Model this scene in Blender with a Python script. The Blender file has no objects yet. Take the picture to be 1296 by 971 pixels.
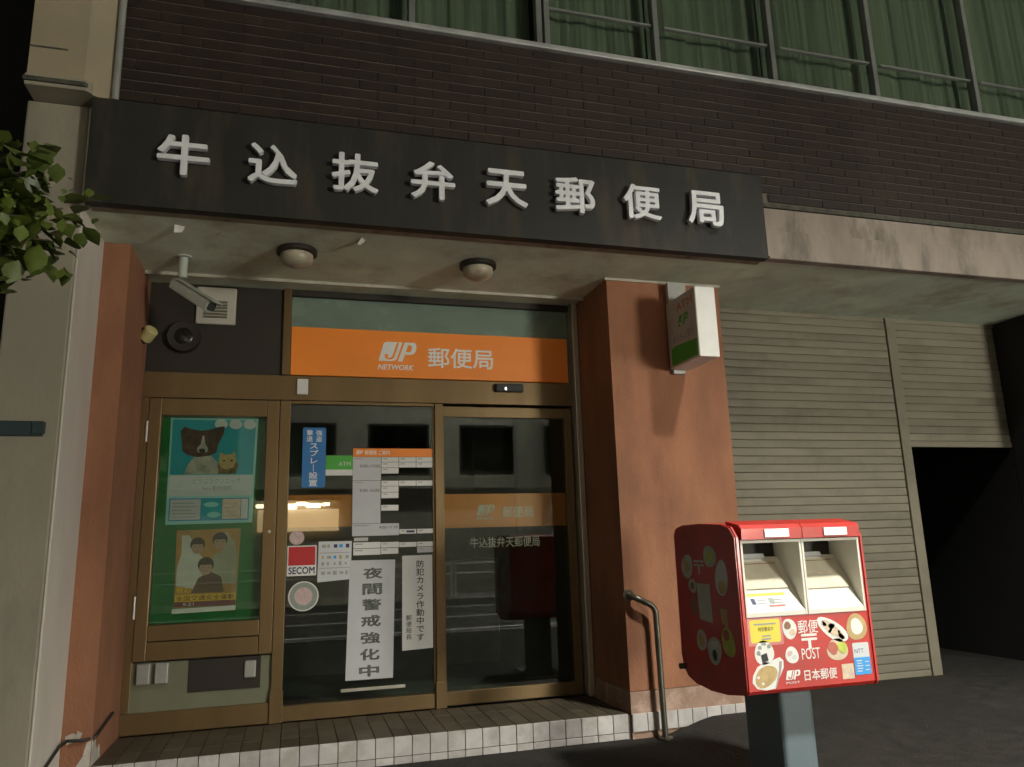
import bpy, bmesh, math, random
from mathutils import Vector, Matrix
R = math.radians
rnd = random.Random(7)
sc = bpy.context.scene
COL = sc.collection

# ------------------------------------------------------------------ camera
EYE = 1.31
cam_d = bpy.data.cameras.new('camera'); cam = bpy.data.objects.new('camera', cam_d); COL.objects.link(cam)
F_PX, YAW, PIT, ROL = 953.6, R(16.152), R(11.856), R(-1.735)
cam_d.sensor_fit = 'HORIZONTAL'; cam_d.sensor_width = 36.0; cam_d.lens = 36.0 * F_PX / 1296.0
cam_d.clip_start = 0.05; cam_d.clip_end = 500
fw = Vector((math.sin(YAW) * math.cos(PIT), math.cos(YAW) * math.cos(PIT), math.sin(PIT)))
rt = Vector((math.cos(YAW), -math.sin(YAW), 0)); up = rt.cross(fw)
rt2 = math.cos(ROL) * rt + math.sin(ROL) * up; up2 = -math.sin(ROL) * rt + math.cos(ROL) * up
M = Matrix((rt2, up2, -fw)).transposed().to_4x4(); M.translation = (0, 0, EYE)
cam.matrix_world = M
sc.camera = cam

# ------------------------------------------------------------------ night sky
w = bpy.data.worlds.new('World'); sc.world = w; w.use_nodes = True
nt = w.node_tree; nt.nodes.clear()
sky = nt.nodes.new('ShaderNodeTexSky'); sky.sky_type = 'NISHITA'; sky.sun_disc = False
sky.sun_elevation = R(-1.5); sky.sun_rotation = R(200)
bg = nt.nodes.new('ShaderNodeBackground'); bg.inputs['Strength'].default_value = 0.06
wo = nt.nodes.new('ShaderNodeOutputWorld')
nt.links.new(sky.outputs[0], bg.inputs['Color']); nt.links.new(bg.outputs[0], wo.inputs['Surface'])
sc.view_settings.view_transform = 'Standard'; sc.view_settings.look = 'None'
sc.view_settings.exposure = -0.15; sc.view_settings.gamma = 1.0; sc.view_settings.use_curve_mapping = False
LAMP_POWER = 5600.0        # street lamp on the kerb, out of frame on the right
SHOP_EMIT = 34.0          # lit shop sign across the road (its reflection shows in the glass)
ADDED_PANEL_EMIT = 92.0         # added glowing panel across the road, for low light from the right

# ------------------------------------------------------------------ materials
MATS = {}
def srgb(r, g, b):
    f = lambda c: (c / 12.92 if c <= 0.04045 else ((c + 0.055) / 1.055) ** 2.4)
    return (f(r / 255), f(g / 255), f(b / 255), 1)
def mat(name, col, rough=0.6, metal=0.0, var=0.12, scale=6.0, bump=0.0, bscale=60.0, col2=None, stain=None,
        stain_amt=0.35, stain_scale=3.0, rand=0.0, stretch=None, spec=0.5, coat=0.0):
    """Principled with noise mottling, an optional stain layer, bump and per-object variation."""
    m = bpy.data.materials.new(name); m.use_nodes = True
    t = m.node_tree; N = t.nodes; L = t.links
    b = N['Principled BSDF']; b.inputs['Roughness'].default_value = rough; b.inputs['Metallic'].default_value = metal
    b.inputs['Specular IOR Level'].default_value = spec
    if coat: b.inputs['Coat Weight'].default_value = coat; b.inputs['Coat Roughness'].default_value = 0.12
    c = tuple(col[:3]) + (1,)
    tc = N.new('ShaderNodeTexCoord'); mp = N.new('ShaderNodeMapping'); L.new(tc.outputs['Object'], mp.inputs['Vector'])
    if rand:
        oi = N.new('ShaderNodeObjectInfo'); va = N.new('ShaderNodeVectorMath'); va.operation = 'SCALE'
        va.inputs[0].default_value = (17.3, 9.1, 13.7); L.new(oi.outputs['Random'], va.inputs['Scale'])
        L.new(va.outputs[0], mp.inputs['Location'])
    if stretch: mp.inputs['Scale'].default_value = stretch
    n = N.new('ShaderNodeTexNoise'); n.inputs['Scale'].default_value = scale; n.inputs['Detail'].default_value = 11; n.inputs['Roughness'].default_value = 0.6
    L.new(mp.outputs[0], n.inputs['Vector'])
    r = N.new('ShaderNodeValToRGB'); L.new(n.outputs['Fac'], r.inputs['Fac'])
    k0, k1 = 1 - var, 1 + var
    r.color_ramp.elements[0].position = 0.3; r.color_ramp.elements[1].position = 0.7
    r.color_ramp.elements[0].color = (c[0] * k0, c[1] * k0, c[2] * k0, 1)
    c2 = col2 if col2 else (c[0] * k1, c[1] * k1, c[2] * k1)
    r.color_ramp.elements[1].color = tuple(c2[:3]) + (1,)
    out = r.outputs['Color']
    if stain:
        n2 = N.new('ShaderNodeTexNoise'); n2.inputs['Scale'].default_value = stain_scale; n2.inputs['Detail'].default_value = 8
        n2.inputs['Roughness'].default_value = 0.65; L.new(mp.outputs[0], n2.inputs['Vector'])
        r2 = N.new('ShaderNodeValToRGB'); r2.color_ramp.elements[0].position = 0.5; r2.color_ramp.elements[1].position = 0.68
        r2.color_ramp.elements[1].color = (stain_amt,) * 3 + (1,); r2.color_ramp.elements[0].color = (0, 0, 0, 1)
        L.new(n2.outputs['Fac'], r2.inputs['Fac'])
        mx = N.new('ShaderNodeMix'); mx.data_type = 'RGBA'; L.new(r2.outputs['Color'], mx.inputs['Factor'])
        L.new(out, mx.inputs['A']); mx.inputs['B'].default_value = tuple(stain[:3]) + (1,)
        out = mx.outputs['Result']
    if rand:
        hs = N.new('ShaderNodeHueSaturation'); mr = N.new('ShaderNodeMapRange')
        mr.inputs['To Min'].default_value = 1 - rand; mr.inputs['To Max'].default_value = 1 + rand
        L.new(oi.outputs['Random'], mr.inputs['Value']); L.new(mr.outputs[0], hs.inputs['Value'])
        L.new(out, hs.inputs['Color']); out = hs.outputs['Color']
    L.new(out, b.inputs['Base Color'])
    # roughness break-up
    rr = N.new('ShaderNodeMapRange'); rr.inputs['To Min'].default_value = max(0.03, rough - 0.1); rr.inputs['To Max'].default_value = min(1, rough + 0.12)
    L.new(n.outputs['Fac'], rr.inputs['Value']); L.new(rr.outputs[0], b.inputs['Roughness'])
    if bump:
        nb = N.new('ShaderNodeTexNoise'); nb.inputs['Scale'].default_value = bscale; nb.inputs['Detail'].default_value = 5
        L.new(mp.outputs[0], nb.inputs['Vector'])
        bp = N.new('ShaderNodeBump'); bp.inputs['Strength'].default_value = bump; bp.inputs['Distance'].default_value = 0.01
        L.new(nb.outputs['Fac'], bp.inputs['Height']); L.new(bp.outputs[0], b.inputs['Normal'])
    MATS[name] = m
    return m
def glass(name, tint=(0.75, 0.8, 0.76), ior=1.75, rough=0.0, dirt=0.0):
    m = bpy.data.materials.new(name); m.use_nodes = True
    t = m.node_tree; N = t.nodes; L = t.links; N.remove(N['Principled BSDF'])
    tr = N.new('ShaderNodeBsdfTransparent'); tr.inputs[0].default_value = tuple(tint) + (1,)
    gl = N.new('ShaderNodeBsdfGlossy'); gl.inputs['Roughness'].default_value = rough
    fr = N.new('ShaderNodeFresnel'); ge = N.new('ShaderNodeNewGeometry'); im = N.new('ShaderNodeMix'); im.data_type = 'FLOAT'
    im.inputs['A'].default_value = ior; im.inputs['B'].default_value = 1.0 / ior      # pane reflects alike on both faces
    L.new(ge.outputs['Backfacing'], im.inputs['Factor']); L.new(im.outputs['Result'], fr.inputs['IOR'])
    mx = N.new('ShaderNodeMixShader'); L.new(fr.outputs[0], mx.inputs[0]); L.new(tr.outputs[0], mx.inputs[1]); L.new(gl.outputs[0], mx.inputs[2])
    o = mx.outputs[0]
    if dirt:
        tc = N.new('ShaderNodeTexCoord')
        no = N.new('ShaderNodeTexNoise'); no.inputs['Scale'].default_value = 2.5; no.inputs['Detail'].default_value = 8
        L.new(tc.outputs['Object'], no.inputs['Vector'])
        mr = N.new('ShaderNodeMapRange'); mr.inputs['From Min'].default_value = 0.4; mr.inputs['From Max'].default_value = 0.75
        mr.inputs['To Max'].default_value = dirt; L.new(no.outputs['Fac'], mr.inputs['Value'])
        df = N.new('ShaderNodeBsdfDiffuse'); df.inputs[0].default_value = (0.45, 0.45, 0.38, 1)
        m2 = N.new('ShaderNodeMixShader'); L.new(mr.outputs[0], m2.inputs[0]); L.new(o, m2.inputs[1]); L.new(df.outputs[0], m2.inputs[2]); o = m2.outputs[0]
    L.new(o, N['Material Output'].inputs[0])
    MATS[name] = m
    return m
def emit(name, col, s):
    m = bpy.data.materials.new(name); m.use_nodes = True
    b = m.node_tree.nodes['Principled BSDF']; b.inputs['Base Color'].default_value = (0.6, 0.6, 0.58, 1)
    b.inputs['Emission Color'].default_value = tuple(col) + (1,); b.inputs['Emission Strength'].default_value = s
    return m

m_brick = mat('brick_glazed', (0.022, 0.0130, 0.0085), 0.6, var=0.3, scale=9, bump=0.25, bscale=40, rand=0.25)
m_mortar = mat('mortar', (0.15, 0.125, 0.10), 0.9, var=0.25, scale=8, bump=0.3)
m_sign = mat('sign_metal', (0.018, 0.018, 0.015), 0.65, var=0.35, scale=2.5, stain=(0.060, 0.046, 0.030), stain_amt=0.75, stain_scale=3.0, stretch=(1.6, 1, 0.35), bump=0.1, bscale=14)
m_letter = mat('brushed_letter', (0.80, 0.82, 0.86), 0.42, var=0.12, scale=9)
m_letter_side = MATS['brushed_letter']
m_soffit = mat('soffit_paint', (0.64, 0.72, 0.60), 0.85, var=0.16, scale=3.2, stain=(0.30, 0.24, 0.14), stain_amt=0.6, stain_scale=1.8, bump=0.25, bscale=45)
m_fascia = mat('fascia_concrete', (0.28, 0.235, 0.20), 0.9, var=0.3, scale=3.5, stain=(0.10, 0.09, 0.075), stain_amt=0.85, stain_scale=4.0, stretch=(1, 1, 0.35), bump=0.3)
m_stucco = mat('red_brown_stucco', (0.32, 0.142, 0.078), 0.85, var=0.2, scale=3.0, stain=(0.19, 0.088, 0.05), stain_amt=0.6, stain_scale=2.2, stretch=(1.4, 1.4, 0.5), bump=0.5, bscale=70)
m_base = mat('column_base', (0.33, 0.22, 0.165), 0.85, var=0.2, scale=7, stain=(0.55, 0.40, 0.34), stain_amt=0.8, stain_scale=9, bump=0.35, bscale=50)
m_bare = mat('bare_plaster', (0.50, 0.46, 0.42), 0.9, var=0.3, scale=12, bump=0.4)
m_trim = mat('soffit_trim', (0.45, 0.43, 0.36), 0.6, var=0.2, scale=6)
m_frame = mat('bronze_aluminium', (0.18, 0.120, 0.056), 0.36, metal=0.55, var=0.12, scale=4, stretch=(1, 1, 0.1))
m_dark = mat('dark_panel', (0.022, 0.016, 0.012), 0.6, var=0.3, scale=3)
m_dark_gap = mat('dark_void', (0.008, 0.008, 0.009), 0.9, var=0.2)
m_steel = mat('stainless', (0.55, 0.52, 0.45), 0.33, metal=0.6, var=0.1, scale=5, stretch=(4, 4, 0.2))
m_rail = mat('rail_steel', (0.16, 0.155, 0.125), 0.35, metal=0.8, var=0.15, scale=9)
m_orange = mat('orange_panel', (0.92, 0.26, 0.02), 0.45, var=0.06, scale=2.5)
m_orange_film = mat('orange_film', (0.62, 0.20, 0.02), 0.35, var=0.12, scale=3)
m_white = mat('white_print', (0.78, 0.78, 0.76), 0.5, var=0.05)
m_film_white = mat('white_film', (0.55, 0.55, 0.52), 0.5, var=0.1)
m_black = mat('black_print', (0.03, 0.03, 0.032), 0.6, var=0.1)
m_grey_print = mat('grey_print', (0.36, 0.36, 0.37), 0.6, var=0.1)
m_paper = mat('paper', (0.74, 0.74, 0.72), 0.75, var=0.05, scale=4, bump=0.05, bscale=8)
m_paper_grey = mat('paper_grey', (0.56, 0.57, 0.60), 0.7, var=0.05)
m_laminate = mat('laminate', (0.62, 0.65, 0.68), 0.32, var=0.06, scale=3)
m_blue = mat('blue_print', (0.025, 0.19, 0.50), 0.45, var=0.08)
m_lightblue = mat('lightblue_print', (0.03, 0.34, 0.82), 0.45, var=0.06)
m_green_print = mat('green_print', (0.07, 0.42, 0.05), 0.45, var=0.08)
m_red_print = mat('red_print', (0.55, 0.02, 0.03), 0.4, var=0.08)
m_navy = mat('navy_print', (0.03, 0.04, 0.12), 0.5, var=0.1)
m_felt = mat('green_felt', (0.012, 0.16, 0.035), 0.95, var=0.2, scale=30, bump=0.2, bscale=200)
m_teal = mat('teal_print', (0.015, 0.36, 0.44), 0.5, var=0.12, scale=2)
m_tealedge = mat('pale_teal_print', (0.30, 0.66, 0.66), 0.5, var=0.06)
m_fur_dark = mat('dark_fur_print', (0.085, 0.045, 0.03), 0.6, var=0.6, scale=22)
m_fur_white = mat('white_fur_print', (0.42, 0.40, 0.34), 0.6, var=0.3, scale=18)
m_fur_tabby = mat('tabby_fur_print', (0.20, 0.13, 0.06), 0.6, var=0.6, scale=30)
m_skin = mat('skin_print', (0.42, 0.28, 0.19), 0.6, var=0.1)
m_hair = mat('hair_print', (0.05, 0.035, 0.025), 0.6, var=0.3)
m_poster_bg = mat('poster_tan', (0.42, 0.24, 0.07), 0.6, var=0.25, scale=6)
m_cloth_pale = mat('pale_cloth_print', (0.60, 0.61, 0.55), 0.6, var=0.12, scale=8)
m_cloth_olive = mat('olive_cloth_print', (0.36, 0.36, 0.25), 0.6, var=0.2, scale=8)
m_cloth_brown = mat('brown_cloth_print', (0.12, 0.07, 0.04), 0.6, var=0.2, scale=8)
m_gold = mat('gold_print', (0.80, 0.50, 0.02), 0.5, var=0.1)
m_maroon = mat('maroon_print', (0.16, 0.04, 0.05), 0.5, var=0.15)
m_yellow = mat('yellow_print', (0.80, 0.66, 0.06), 0.45, var=0.05)
m_glass = glass('door_glass', (0.84, 0.88, 0.83), 1.65, 0.0, 0.015)
m_glass_case = glass('case_glass', (0.86, 0.9, 0.86), 1.5, 0.0, 0.02)
m_glass_up = glass('window_glass', (0.88, 0.93, 0.88), 1.40, 0.06, 0.0)
m_glass_far = glass('far_glass', (0.3, 0.32, 0.32), 1.6, 0.02)
m_transom = mat('transom_board', (0.36, 0.42, 0.42), 0.25, var=0.15, scale=2)
m_curtain = mat('curtain', (0.135, 0.150, 0.122), 0.9, var=0.25, scale=2.2, stretch=(6, 6, 0.25), stain=(0.20, 0.205, 0.15), stain_amt=0.6, stain_scale=0.8)
m_sill = mat('sill_aluminium', (0.42, 0.43, 0.43), 0.45, metal=0.3, var=0.2, scale=5)
m_upframe = mat('window_frame_aluminium', (0.20, 0.21, 0.20), 0.5, metal=0.3, var=0.2, scale=5)
m_shutter = mat('shutter_steel', (0.175, 0.158, 0.115), 0.55, metal=0.1, var=0.12, scale=1.6, stain=(0.095, 0.082, 0.056), stain_amt=0.55, stain_scale=2.0, rand=0.09, bump=0.06, bscale=20)
m_tile = mat('riser_tile', (0.50, 0.475, 0.47), 0.4, var=0.15, scale=10, rand=0.14, stain=(0.26, 0.23, 0.19), stain_amt=0.45, stain_scale=7)
m_floor_tile = mat('lobby_tile', (0.085, 0.070, 0.048), 0.5, var=0.25, scale=9, rand=0.2, bump=0.1)
m_grout = mat('grout', (0.10, 0.09, 0.08), 0.95, var=0.2)
m_asphalt = mat('asphalt', (0.017, 0.015, 0.012), 0.85, var=0.6, scale=9, bump=1.0, bscale=75, stain=(0.009, 0.008, 0.007), stain_amt=0.8, stain_scale=1.2)
m_road = mat('road_asphalt', (0.05, 0.05, 0.05), 0.8, var=0.25, scale=3, bump=0.5, bscale=130)
m_paint = mat('road_paint', (0.72, 0.72, 0.70), 0.7, var=0.15, scale=14)
m_kerb = mat('kerb_concrete', (0.30, 0.29, 0.27), 0.9, var=0.2, bump=0.3)
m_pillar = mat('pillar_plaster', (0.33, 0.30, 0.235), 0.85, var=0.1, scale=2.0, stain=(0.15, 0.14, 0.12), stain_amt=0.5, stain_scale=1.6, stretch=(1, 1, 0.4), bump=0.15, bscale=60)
m_pillar_lit_side = mat('return_lit_tone', (0.68, 0.63, 0.58), 0.8, var=0.08, scale=2.0, stain=(0.52, 0.46, 0.40), stain_amt=0.5, stain_scale=1.4, stretch=(1, 1, 0.3), bump=0.1, bscale=50)  # paler than the shaft: the light on this side is put into the colour
m_pillar_up = mat('pillar_plaster_upper', (0.36, 0.305, 0.21), 0.85, var=0.1, scale=2.0, stain=(0.3, 0.27, 0.2), stain_amt=0.5, stain_scale=2.2, bump=0.15, bscale=60)
m_moss = mat('mossy_joint', (0.075, 0.075, 0.06), 0.95, var=0.5, scale=14, bump=0.5)
m_strap = mat('teal_strap', (0.03, 0.055, 0.06), 0.5, var=0.2)
m_grey_metal = mat('grey_metal', (0.36, 0.37, 0.35), 0.45, metal=0.3, var=0.12)
m_camgrey = mat('camera_housing', (0.44, 0.48, 0.43), 0.5, var=0.12, scale=8)
m_ventw = mat('vent_plastic', (0.50, 0.48, 0.42), 0.6, var=0.08)
m_yellowish = mat('aged_plastic', (0.55, 0.51, 0.24), 0.5, var=0.15)
m_lampglass = mat('lamp_dome_glass', (0.44, 0.41, 0.32), 0.35, var=0.15, scale=9, stain=(0.3, 0.19, 0.08), stain_amt=0.7, stain_scale=6)
m_postred = mat('post_red', (0.54, 0.026, 0.018), 0.45, var=0.16, scale=5, stain=(0.34, 0.03, 0.024), stain_amt=0.7, stain_scale=4.5, bump=0.03, bscale=30, coat=0.25)
m_cream = mat('slot_cream', (0.76, 0.74, 0.66), 0.5, var=0.05, scale=8)
m_flap = mat('flap_beige', (0.60, 0.55, 0.44), 0.5, var=0.1, scale=8, stain=(0.4, 0.33, 0.22), stain_amt=0.5, stain_scale=6)
m_chrome = mat('bright_plate', (0.80, 0.80, 0.80), 0.3, metal=0.15, var=0.05)
m_postpole = mat('post_grey_paint', (0.12, 0.165, 0.19), 0.5, var=0.12, scale=4)
m_food_tan = mat('tan_print', (0.52, 0.37, 0.16), 0.5, var=0.2, scale=30)
m_food_brown = mat('brown_print', (0.27, 0.13, 0.07), 0.5, var=0.3, scale=40)
m_food_pale = mat('pale_beige_print', (0.66, 0.54, 0.40), 0.5, var=0.2, scale=30)
m_food_lime = mat('lime_print', (0.50, 0.56, 0.10), 0.5, var=0.2, scale=30)
m_food_red = mat('dull_red_print', (0.50, 0.13, 0.09), 0.5, var=0.15, scale=30)
m_pinkish = mat('pink_print', (0.60, 0.45, 0.45), 0.5, var=0.2, scale=40)
m_greyg = mat('grey_green_print', (0.28, 0.33, 0.29), 0.5, var=0.12, scale=25)
m_leaf = mat('leaf', (0.045, 0.075, 0.012), 0.45, var=0.4, scale=5, rand=0.3, col2=(0.14, 0.19, 0.03))
m_bark = mat('bark', (0.09, 0.07, 0.05), 0.9, var=0.3, bump=0.5)
m_wall_far = mat('far_building_wall', (0.50, 0.49, 0.42), 0.85, var=0.1, scale=1.2)
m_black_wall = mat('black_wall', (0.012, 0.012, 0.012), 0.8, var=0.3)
m_interior = mat('office_interior', (0.10, 0.13, 0.10), 0.8, var=0.2)
m_guard = mat('guard_pipe_white', (0.82, 0.82, 0.80), 0.4, var=0.1)
m_cable = mat('black_cable', (0.02, 0.018, 0.016), 0.6)
m_shop = emit('shop_sign_light', (1.0, 0.80, 0.52), SHOP_EMIT)
m_shop_dim = emit('shop_panel_light', (1.0, 0.66, 0.32), 5.0)
m_added_panel = emit('added_panel_glow', (1.0, 0.96, 0.82), ADDED_PANEL_EMIT)
m_bulb = emit('lamp_lens', (1.0, 0.93, 0.80), 10.0)
m_led = emit('sensor_led', (1.0, 1.0, 0.95), 6.0)

# ------------------------------------------------------------------ mesh helpers
class MB:
    def __init__(s): s.bm = bmesh.new()
    def box(s, x0, x1, y0, y1, z0, z1, bev=0.0, seg=2):
        m = Matrix.Translation(((x0 + x1) / 2, (y0 + y1) / 2, (z0 + z1) / 2)) @ Matrix.Diagonal((abs(x1 - x0), abs(y1 - y0), abs(z1 - z0), 1))
        r = bmesh.ops.create_cube(s.bm, size=1.0, matrix=m)
        if bev:
            es = {e for v in r['verts'] for e in v.link_edges}
            bmesh.ops.bevel(s.bm, geom=list(es), offset=bev, segments=seg, affect='EDGES', profile=0.5)
        return s
    def prism(s, pts, a, b, axis='Y'):
        """polygon pts extruded from a to b along axis; pts are (x,z) for Y, (y,z) for X, (x,y) for Z"""
        def P(p, t): return {'Y': (p[0], t, p[1]), 'X': (t, p[0], p[1]), 'Z': (p[0], p[1], t)}[axis]
        v0 = [s.bm.verts.new(P(p, a)) for p in pts]; v1 = [s.bm.verts.new(P(p, b)) for p in pts]
        n = len(pts); s.bm.faces.new(v0); s.bm.faces.new(v1[::-1])
        for i in range(n): s.bm.faces.new((v0[i], v1[i], v1[(i + 1) % n], v0[(i + 1) % n]))
        return s
    def tube(s, path, rad, seg=12, caps=True):
        path = [Vector(p) for p in path]; rads = rad if isinstance(rad, (list, tuple)) else [rad] * len(path)
        rings = []; prev = None
        for i, p in enumerate(path):
            d = (path[min(i + 1, len(path) - 1)] - path[max(i - 1, 0)]).normalized()
            if prev is None:
                a = d.orthogonal().normalized()
            else:
                a = (prev - d * prev.dot(d)); a = a.normalized() if a.length > 1e-6 else d.orthogonal().normalized()
            prev = a; b = d.cross(a)
            rings.append([s.bm.verts.new(p + (a * math.cos(t) + b * math.sin(t)) * rads[i]) for t in [2 * math.pi * k / seg for k in range(seg)]])
        for r0, r1 in zip(rings, rings[1:]):
            for k in range(seg): s.bm.faces.new((r0[k], r0[(k + 1) % seg], r1[(k + 1) % seg], r1[k]))
        if caps: s.bm.faces.new(rings[0][::-1]); s.bm.faces.new(rings[-1])
        return s
    def lathe(s, prof, c, axis=(0, 0, 1), seg=28):
        ax = Vector(axis).normalized(); a = ax.orthogonal().normalized(); b = ax.cross(a); c = Vector(c); rings = []
        for r, h in prof:
            rings.append([s.bm.verts.new(c + ax * h + (a * math.cos(t) + b * math.sin(t)) * max(r, 1e-4)) for t in [2 * math.pi * k / seg for k in range(seg)]])
        for r0, r1 in zip(rings, rings[1:]):
            for k in range(seg): s.bm.faces.new((r0[k], r0[(k + 1) % seg], r1[(k + 1) % seg], r1[k]))
        s.bm.faces.new(rings[0][::-1]); s.bm.faces.new(rings[-1]); return s
    def face(s, pts):
        s.bm.faces.new([s.bm.verts.new(p) for p in pts]); return s
    def mesh(s, name, smooth=False):
        bmesh.ops.recalc_face_normals(s.bm, faces=s.bm.faces)
        me = bpy.data.meshes.new(name); s.bm.to_mesh(me); s.bm.free()
        if smooth:
            for p in me.polygons: p.use_smooth = True
            try: me.set_sharp_from_angle(angle=R(40))
            except Exception: pass
        return me
def link(name, me, m, parent=None, loc=None):
    o = bpy.data.objects.new(name, me); COL.objects.link(o)
    if m is not None and not me.materials: me.materials.append(m)
    if loc is not None: o.location = loc
    if parent is not None:
        o.parent = parent; o.matrix_parent_inverse = parent.matrix_world_inv if False else Matrix.Translation(-world_loc(parent))
    return o
def world_loc(o):
    l = Vector(o.location)
    p = o.parent
    if p is not None: l = l - 0 * l
    return Vector(BASE.get(o.name, o.location))
BASE = {}
def build(name, mb, m, parent=None, smooth=False):
    o = link(name, mb.mesh(name, smooth), m, parent); BASE[o.name] = Vector((0, 0, 0)); return o
def piece(name, me, m, parent, loc):
    o = link(name, me, m, parent, loc); BASE[o.name] = Vector(loc); return o
def thing(name, label, cat, loc=(0, 0, 0), group=None):
    o = bpy.data.objects.new(name, None); COL.objects.link(o); o.location = loc; o.empty_display_size = 0.1
    BASE[o.name] = Vector(loc); tag(o, label, cat, group); return o
def tag(o, label, cat, group=None):
    o['label'] = label; o['category'] = cat
    if group: o['group'] = group
    return o
def struct(o): o['kind'] = 'structure'; return o

def fmap(face, p, off=0.0):
    """flat (u,v) in a rect on a facing plane -> world. 'S' faces the street (-Y): p=(x,z,y0);  'W' faces -X"""
    pass
def text_mesh(s, rect, plane, m, face='S', bold=0.0, extrude=0.0, vertical=False, keep=False, italic=0.0, name='lettering'):
    """s fitted into rect=(a0,a1,z0,z1). face S: a=x, plane=y (letters stand out towards -Y). face W: a=y (reading goes from high y to low y), plane=x"""
    cu = bpy.data.curves.new('t', 'FONT'); cu.body = '\n'.join(s) if vertical else s
    cu.size = 1.0; cu.offset = 0.0; cu.extrude = 0.0; cu.resolution_u = 3; cu.shear = italic
    cu.align_x = 'CENTER' if vertical else 'LEFT'
    if vertical: cu.space_line = 1.05
    o = bpy.data.objects.new('t', cu); COL.objects.link(o)
    dg = bpy.context.evaluated_depsgraph_get(); dg.update()
    me = bpy.data.meshes.new_from_object(o.evaluated_get(dg)); bpy.data.objects.remove(o); bpy.data.curves.remove(cu)
    vs = [v.co for v in me.vertices]
    if not vs: return me
    x0, x1 = min(v.x for v in vs), max(v.x for v in vs); y0, y1 = min(v.y for v in vs), max(v.y for v in vs)
    a0, a1, z0, z1 = rect
    sx = (a1 - a0) / max(x1 - x0, 1e-6); sz = (z1 - z0) / max(y1 - y0, 1e-6)
    if keep: sx = sz = min(sx, sz)
    bm = bmesh.new(); bm.from_mesh(me)
    if bold:      # heavier strokes: slightly shifted layers of the same glyph, each a hair behind the other
        src = me.copy()
        for k in range(6):
            t = math.pi * 2 * k / 6 + 0.3; c2 = src.copy(); c2.transform(Matrix.Translation((math.cos(t) * bold * 1.1, math.sin(t) * bold * 1.1, (k + 1) * 1.0))); bm.from_mesh(c2); bpy.data.meshes.remove(c2)
        bpy.data.meshes.remove(src)
    ca, cz = (a0 + a1) / 2, (z0 + z1) / 2; cx, cy = (x0 + x1) / 2, (y0 + y1) / 2
    for v in bm.verts:
        u, t = (v.co.x - cx) * sx, (v.co.y - cy) * sz
        dd = v.co.z * 0.00005
        v.co = (ca + u, plane + dd, cz + t) if face == 'S' else (plane + dd, ca - u, cz + t)
    if extrude:
        r = bmesh.ops.extrude_face_region(bm, geom=bm.faces[:])
        d = Vector((0, -extrude, 0)) if face == 'S' else Vector((-extrude, 0, 0))
        for g in r['geom']:
            if isinstance(g, bmesh.types.BMVert): g.co += d
        bmesh.ops.recalc_face_normals(bm, faces=bm.faces)
    bm.to_mesh(me); bm.free(); me.materials.clear(); me.name = name
    return me
def text(name, s, rect, plane, m, parent, **k):
    me = text_mesh(s, rect, plane, m, name=name, **k); o = link(name, me, m, parent); BASE[o.name] = Vector((0, 0, 0)); return o
def ell(cx, cz, rx, rz, n=20, rot=0.0, wob=0.0, seed=1):
    rr = random.Random(seed); ph = rr.random() * 6; out = []
    for k in range(n):
        t = 2 * math.pi * k / n; q = 1 + wob * math.sin(2 * t + ph) + wob * 0.7 * math.sin(3 * t + ph * 2)
        u, v = rx * q * math.cos(t), rz * q * math.sin(t)
        out.append((cx + u * math.cos(rot) - v * math.sin(rot), cz + u * math.sin(rot) + v * math.cos(rot)))
    return out
def rrect(x0, x1, z0, z1, r, n=4):
    out = []
    for cx, cz, a in ((x1 - r, z1 - r, 0), (x0 + r, z1 - r, 90), (x0 + r, z0 + r, 180), (x1 - r, z0 + r, 270)):
        for k in range(n + 1):
            t = R(a + 90 * k / n); out.append((cx + r * math.cos(t), cz + r * math.sin(t)))
    return out
def sheet(name, pts, plane, m, parent, th=0.0012, face='S'):
    """a flat printed piece: polygon with real thickness, standing towards the viewer from plane"""
    mb = MB()
    if face == 'S': mb.prism(pts, plane, plane - th, 'Y')
    else: mb.prism([(p[0], p[1]) for p in pts], plane, plane - th, 'X')
    return build(name, mb, m, parent)
def rect_pts(x0, x1, z0, z1): return [(x0, z0), (x1, z0), (x1, z1), (x0, z1)]
def logo(parent, x0, x1, z0, z1, plane, mw, mo, name='emblem', face='S'):
    """slanted block with a hook cut out of it and a P joined on its right"""
    W, H = x1 - x0, z1 - z0
    def T(p):
        u, v = p
        if face == 'W': return (x1 - u * W, z0 + v * H)
        return (x0 + u * W, z0 + v * H)
    blk = [(0.0, 0.06), (0.02, 0.0), (0.30, 0.0), (0.40, 0.03), (0.47, 0.12), (0.62, 1.0), (0.22, 1.0), (0.16, 0.97), (0.12, 0.9)]
    e = sheet(name, [T(p) for p in blk], plane, mw, parent, 0.0010, face)
    hook = [(0.155, 0.36), (0.155, 0.20), (0.20, 0.11), (0.29, 0.08), (0.36, 0.12), (0.40, 0.2), (0.535, 0.97), (0.475, 0.97), (0.35, 0.27), (0.31, 0.19), (0.26, 0.17), (0.23, 0.22), (0.24, 0.36)]
    sheet('emblem_hook', [T(p) for p in hook], plane - 0.0012, mo, e, 0.0006, face)
    def stroke(pts): sheet('emblem_stroke', [T(p) for p in pts], plane, mw, e, 0.0010, face)
    stroke([(0.50, 0.0), (0.62, 0.0), (0.80, 1.0), (0.68, 1.0)])
    stroke([(0.78, 0.86), (0.86, 0.86), (0.875, 0.80), (0.865, 0.62), (0.84, 0.52), (0.80, 0.50), (0.71, 0.50), (0.695, 0.36), (0.85, 0.36), (0.93, 0.42), (0.98, 0.56), (1.0, 0.80), (0.985, 0.93), (0.94, 1.0), (0.805, 1.0)])
    return e

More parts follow.
